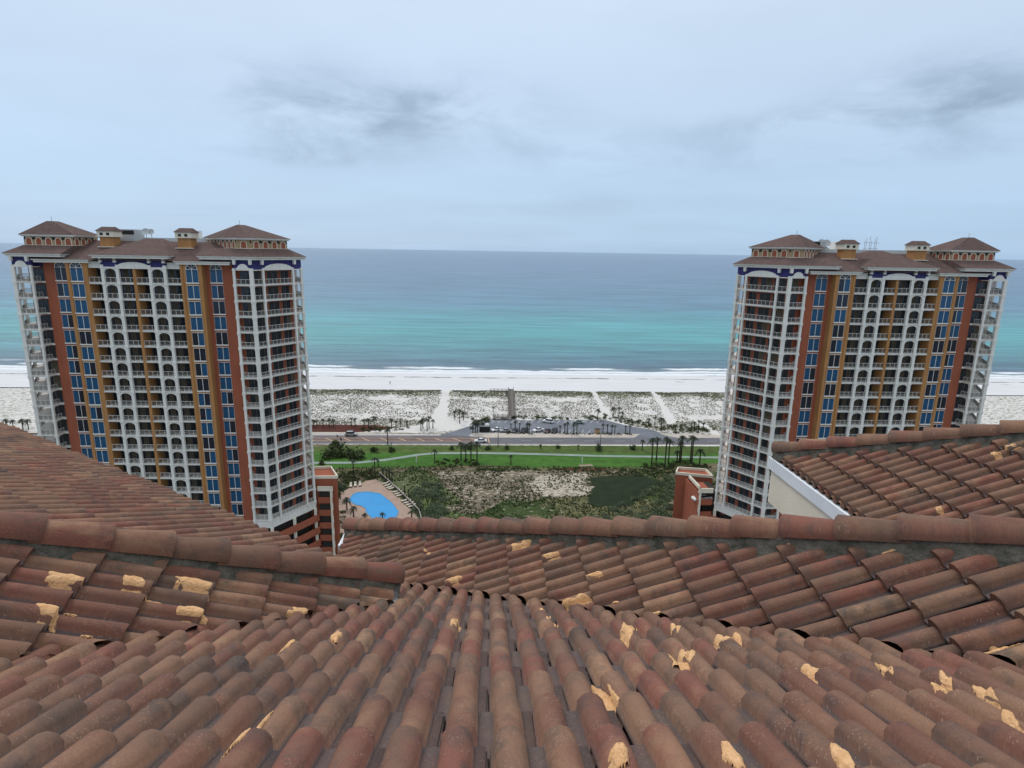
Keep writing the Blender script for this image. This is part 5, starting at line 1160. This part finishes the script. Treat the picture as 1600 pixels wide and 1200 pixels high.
# dune vegetation tufts, one mass, thinned where the ground is bare sand
def tufts(name, x0, x1, y0, y1, n, seed, m, h0, h1, thr, w_=.5):
    rs = np.random.default_rng(seed); x = rs.uniform(x0, x1, n); y = rs.uniform(y0, y1, n)
    ix = np.clip(((x-gx[0])/.9).astype(int), 0, nx-1); iy = np.clip(((y-gy[0])/.9).astype(int), 0, ny-1); dd = dens.reshape(ny, nx)[iy, ix]; zz_ = zz.reshape(ny, nx)[iy, ix]
    keep = (rs.random(n) < dd*1.15) & (dd > .1) & (dd < .99) & (fbm(x, y, 7, seed+3) > thr-.28*dd); x, y, zb = x[keep], y[keep], zz_[keep]; k = len(x); per = 6
    ci = np.repeat(np.arange(k), per); sz = rs.uniform(h0, h1, k)[ci]; ang = rs.uniform(0, 6.28, k*per); rr_ = rs.random(k*per)*sz*w_
    base = np.stack([x[ci]+np.cos(ang)*rr_*.5, y[ci]+np.sin(ang)*rr_*.5, zb[ci]-.03], 1); tip = base+np.stack([np.cos(ang)*sz*w_, np.sin(ang)*sz*w_, sz*rs.uniform(.5, 1, k*per)], 1); sd_ = np.stack([-np.sin(ang), np.cos(ang), np.zeros(k*per)], 1)*(sz*.30)[:, None]
    V = np.stack([base-sd_, base+sd_, tip], 1).reshape(-1, 3); return inst(name, grid_mesh(name, V, np.arange(len(V)).reshape(-1, 3), [m], False))
tag(tufts('dune_grass', -149, 189, 232, 299, 90000, 31, M_GRASS2, .20, .48, .52), 'patchy sea oats and dune grass on the white sand', 'dune grass', kind='stuff')
tag(tufts('dune_grass', -149, 189, 286, 299, 16000, 33, M_GRASS2, .25, .55, .42), 'greener grass band along the seaward edge of the dunes', 'dune grass', kind='stuff')
tag(tufts('scrub', -60, 95, 130, 190, 22000, 35, M_BUSH, .25, .6, .60), 'low scrub between the hotel and the lawn', 'scrub', kind='stuff')

# ================================================================== CARS
def car_meshes(kind):
    Lc, Wc, H0, H1 = (4.7, 1.82, .92, 1.45) if kind == 'sedan' else (4.75, 1.9, 1.05, 1.75)
    prof_b = [(-Lc/2, .35), (-Lc/2+.05, .75), (-Lc/2+.25, H0-.08), (-Lc/2+1.25, H0+.02), (Lc/2-.75, H0+.05), (Lc/2-.08, H0-.05), (Lc/2, .6), (Lc/2-.03, .32)]
    mb = MB(); n = len(prof_b); 
    for s0, s1 in ((-1, 1),):
        ring = []
        for wy, ins_ in ((-Wc/2, .06), (-Wc/2+.12, 0), (Wc/2-.12, 0), (Wc/2, .06)):
            ring += [(x*(1-ins_*.4), wy, z-(ins_ if z > .5 else 0)) for x, z in prof_b]
        mb.add(ring, [(r*n+i, r*n+(i+1) % n, (r+1)*n+(i+1) % n, (r+1)*n+i) for r in range(3) for i in range(n)]+[tuple(range(n)), tuple(range(3*n, 4*n))], 0)
    body = mb
    if kind == 'sedan': c = [(-1.15, H0), (-.55, H1-.06), (.75, H1), (1.65, H0+.04)]; 
    else: c = [(-1.25, H0), (-.75, H1-.05), (1.7, H1), (2.15, H0+.04)]
    cab = MB(); wi = .78; vs = [(x, s*(Wc/2-.12 if z <= H0+.05 else wi*Wc/2-.02), z) for s in (-1, 1) for x, z in c]
    cab.add(vs, [(0, 1, 2, 3), (7, 6, 5, 4), (0, 4, 5, 1), (2, 6, 7, 3), (1, 5, 6, 2)]); roof = MB(); roof.box(c[1][0]+.1, c[2][0]-.1, -wi*Wc/2+.04, wi*Wc/2-.04, H1-.03, H1+.05)
    wh = MB(); wh.tube([(0, -.11, 0), (0, .11, 0)], [.33, .33], 14); hl = MB(); hl.box(-.04, .04, -.2, .2, -.07, .07)
    return body, cab, roof, wh, hl, Lc, Wc
CM = {}
def car(px, py, rz, paint, pname, kind, label, group):
    key = (kind, pname)
    if key not in CM:
        b, c, r, w, h, Lc, Wc = car_meshes(kind); CM[key] = (b.mesh('body', [paint]), c.mesh('cabin_glass', [M_CARGL]), r.mesh('car_roof', [paint]), w.mesh('wheel', [M_TYRE]), h.mesh('headlight', [M_LAMPW]), h.mesh('tail_light', [M_LAMPR]), Lc, Wc)
    b, c, r, w, h, t, Lc, Wc = CM[key]; p = g(px, py); o = empty('parked_car' if group else 'car', (p.x, p.y, .06), rz, label, 'car', group)
    inst('body', b, o); inst('cabin_glass', c, o); inst('car_roof', r, o)
    for x in (-Lc/2+.9, Lc/2-.95):
        for y in (-Wc/2+.1, Wc/2-.1): inst('wheel', w, o, (x, y, .33))
    for y in (-.62, .62): inst('headlight', h, o, (-Lc/2+.06, y, .66)); inst('tail_light', t, o, (Lc/2-.04, y, .74))
    return o
car(549, 681, pi, M_CARS, 's', 'suv', 'silver estate car driving on the road beside the red mulch bed', None)
car(751, 691, 0, M_CARW, 'w', 'sedan', 'white car driving on the near lane beyond the four tall palms', None)
for px, py, rz, pt_, pn, kd, lb in [(776, 673.5, .5, M_CARW, 'w', 'sedan', 'white car parked at the left end of the near bays'), (790, 675, .1, M_CARS, 's', 'sedan', 'grey car parked beside the leftmost white car'), (804, 675, 1.2, M_CARD, 'd', 'sedan', 'dark car parked behind the kerb palms, left one'),
        (819, 675, 1.1, M_CARD, 'd', 'suv', 'dark tall car parked behind the kerb palms, right one'), (841, 674, .45, M_CARW, 'w', 'sedan', 'white car parked between the palms and the maroon car'), (855, 675.5, 1.2, M_CARR, 'r', 'sedan', 'maroon car parked right of the white car in the near bays'),
        (866, 675.5, 1.2, M_CARD, 'd', 'suv', 'black car at the right end of the parked row'), (856.5, 660.5, -.45, M_CARW, 'w', 'suv', 'large white car parked in the far bays'), (904, 661.5, -.35, M_CARG, 'g', 'sedan', 'grey green car parked alone in the far bays')]:
    car(px, py, rz, pt_, pn, kd, lb, 'cars in the beach car park')
q = Vector((81.0-34.0+.8, 118.04+12.5, 0)); o = car(549, 681, .2, M_CARW, 'w', 'sedan', 'white car inside the open parking deck of the right tower', None); o.location = (81-31.0, 118.04+11.6, 14.3)

# ================================================================== STREET FURNITURE
def lamp(px, py, top, label):
    b = g(px, py); h = (py-top)*projpx(b)[2]/FPX; o = empty('street_lamp', tuple(b), 0, label, 'street lamp', 'street lamps'); mb = MB(); mb.tube([(0, 0, 0), (0, 0, h)], [.16, .10], 8); mb.build('pole', M_POLE, o); mb = MB(); mb.box(-1.2, 1.2, -.07, .07, h-.1, h); mb.build('arm', M_POLE, o)
    for x in (-1.25, 1.25): mb = MB(); mb.box(x-.35, x+.35, -.18, .18, h-.16, h-.02); mb.build('lamp_head', M_POLE, o)
lamp(778.2, 699, 668, 'dark street lamp with two heads at the lawn edge left of centre'); lamp(938, 699, 668, 'slender street lamp at the lawn edge right of centre')
def post(name, px, py, h, r, m, label, cat, flag=False):
    b = g(px, py); o = empty(name, tuple(b), 0, label, cat); mb = MB(); mb.tube([(0, 0, 0), (0, 0, h)], [r, r*.9], 8); mb.build('pole', m, o)
    mb = MB()
    if flag: mb.add([(0, 0, h-.5), (.02, 0, h-.5), (.75, .06, h-.42), (.72, .1, h-.05), (0, 0, h), (.02, .01, h)], [(0, 1, 2, 3, 5, 4)]); mb.build('flag', M_MARK, o, recalc=False)
    else: mb.tube([(0, 0, h), (0, 0, h+.12)], [r*1.3, r*.4], 8); mb.build('post_cap', m, o)
post('golf_flag', 650.5, 723, 2.2, .12, M_CARW, 'white golf flag stick on the green strip left of the brush bed', 'flag', True); post('marker_post', 909.5, 724, 2.0, .14, M_CARW, 'white marker post by the small mound right of centre', 'post')
# boardwalk over the dune
bw = empty('boardwalk', tuple(g(799.5, 655)), 0, 'grey wooden boardwalk with railings crossing the dune to the beach', 'boardwalk'); b0 = g(799.5, 655); b1 = g(798, 612)
Lb = (b1-b0).length; bd = (b1-b0).normalized(); bang = atan2(bd.y, bd.x); bw.rotation_euler = (0, 0, bang)
mbk = MB(); mbk.box(0, 1.2, -1.2, 1.2, 0, 1)
pm = MB(); pm.box(0, .40, -1.25, 1.25, 0, .07); PM = pm.mesh('plank', [M_WOOD])
for k in range(int(Lb/.45)): inst('plank', PM, bw, (k*.45, 0, 1.5+random.uniform(-.01, .01)))
for s in (-1, 1):
    mb = MB(); mb.box(0, Lb, s*1.25-.05, s*1.25+.05, 2.45, 2.55); mb.box(0, Lb, s*1.25-.04, s*1.25+.04, 1.9, 2.0); mb.build('handrail', M_WOOD, bw)
    for k in range(int(Lb/2.4)+1): mb = MB(); mb.box(k*2.4-.09, k*2.4+.09, s*1.34-.09, s*1.34+.09, -.2, 2.6); mb.build('post', M_WOOD, bw)
def walk_platform(px0, py0, px1, py1, label):
    a, b = g(px0, py0), g(px1, py1); f = Fr(a.to_2d()-a.to_2d(), b.to_2d()-a.to_2d()); o = empty('wooden_platform', tuple(a), 0, label, 'platform')
    mb = MB(); f.box(mb, 0, f.len, .9, 1.0, -1, 1); mb.build('platform_deck', M_WOOD, o)
    for s in (-1, 1): mb = MB(); f.box(mb, 0, f.len, 1.9, 2.0, s-.05, s+.05); f.box(mb, 0, f.len, 1.45, 1.52, s-.04, s+.04); mb.build('handrail', M_WOOD, o)
    mb = MB()
    for k in range(int(f.len/2)+1):
        for s in (-1, 1): f.box(mb, k*2-.08, k*2+.08, 0, 2.05, s-.08, s+.08)
    mb.build('post', M_WOOD, o)
walk_platform(766, 614, 796, 614, 'wooden landing leading left from the beach end of the boardwalk'); walk_platform(771, 655, 796, 655, 'dark wooden ramp beside the car park end of the boardwalk')
# dumpster shelter, utility cabinets
b = g(757, 675); o = empty('bin_shelter', tuple(b), 0, 'dark bin shelter with white container at the left end of the car park', 'shelter'); mb = MB(); mb.box(-2, 2.2, -.2, 0, 0, 2.2); mb.box(-2, -1.8, -.2, 3, 0, 2.2); mb.box(2, 2.2, -.2, 3, 0, 2.2); mb.build('shelter_wall', M_BLACK, o); mb = MB(); mb.box(.3, 1.9, .2, 1.6, 0, 2.9); mb.prism([(.3, .2), (1.9, .2), (1.9, 1.6), (.3, 1.6)], 2.9, 3.3, poly2=[(.7, .5), (1.5, .5), (1.5, 1.3), (.7, 1.3)]); mb.build('container', M_CARW, o)
b = g(933, 677.5); o = empty('kiosk', tuple(b), 0, 'small brown kiosk on the kerb right of the car park', 'kiosk'); mb = MB(); mb.box(-1.0, 1.0, -.6, .6, 0, 1.9); mb.build('kiosk_body', M_TAN, o); mb = MB(); mb.prism([(-1.2, -.8), (1.2, -.8), (1.2, .8), (-1.2, .8)], 1.9, 2.3, poly2=[(-.5, -.1), (.5, -.1), (.5, .1), (-.5, .1)]); mb.build('kiosk_roof', M_SHINGLE, o)
# beach walker
def person(px, py, label):
    b = g(px, py); o = empty('person', tuple(b), .4, label, 'person')
    vs = [(0, 0, .95), (0, 0, 1.2), (0, 0, 1.42), (0, 0, 1.52), (0, 0, 1.66), (.09, .02, .9), (.11, .12, .5), (.11, .02, .04), (.11, .16, .03), (-.09, -.02, .9), (-.11, -.06, .5), (-.11, -.26, .06), (-.11, -.14, .03), (.2, 0, 1.38), (.25, -.06, 1.1), (.24, .08, .88), (-.2, 0, 1.38), (-.25, .06, 1.1), (-.24, .14, .9)]
    es = [(0, 1), (1, 2), (2, 3), (3, 4), (0, 5), (5, 6), (6, 7), (7, 8), (0, 9), (9, 10), (10, 11), (11, 12), (2, 13), (13, 14), (14, 15), (2, 16), (16, 17), (17, 18)]
    rd = [.15, .14, .15, .065, .11, .10, .07, .05, .04, .10, .07, .05, .04, .07, .05, .035, .07, .05, .035]
    me = bpy.data.meshes.new('body'); me.from_pydata(vs, es, []); ob = inst('body', me, o); md = ob.modifiers.new('skin', 'SKIN'); 
    for i, r in enumerate(rd): me.skin_vertices[0].data[i].radius = (r, r)
    me.skin_vertices[0].data[0].use_root = True; ob.modifiers.new('sub', 'SUBSURF').levels = 1; me.materials.append(M_CLOTH)
    mb = MB(); mb.tube([(0, 0, 1.6), (0, 0, 1.66), (0, 0, 1.76), (0, 0, 1.79)], [.09, .115, .10, .04], 8); mb.build('hair', M_TRUNK, o)
person(609.5, 600.5, 'person in dark clothes walking alone on the white beach')
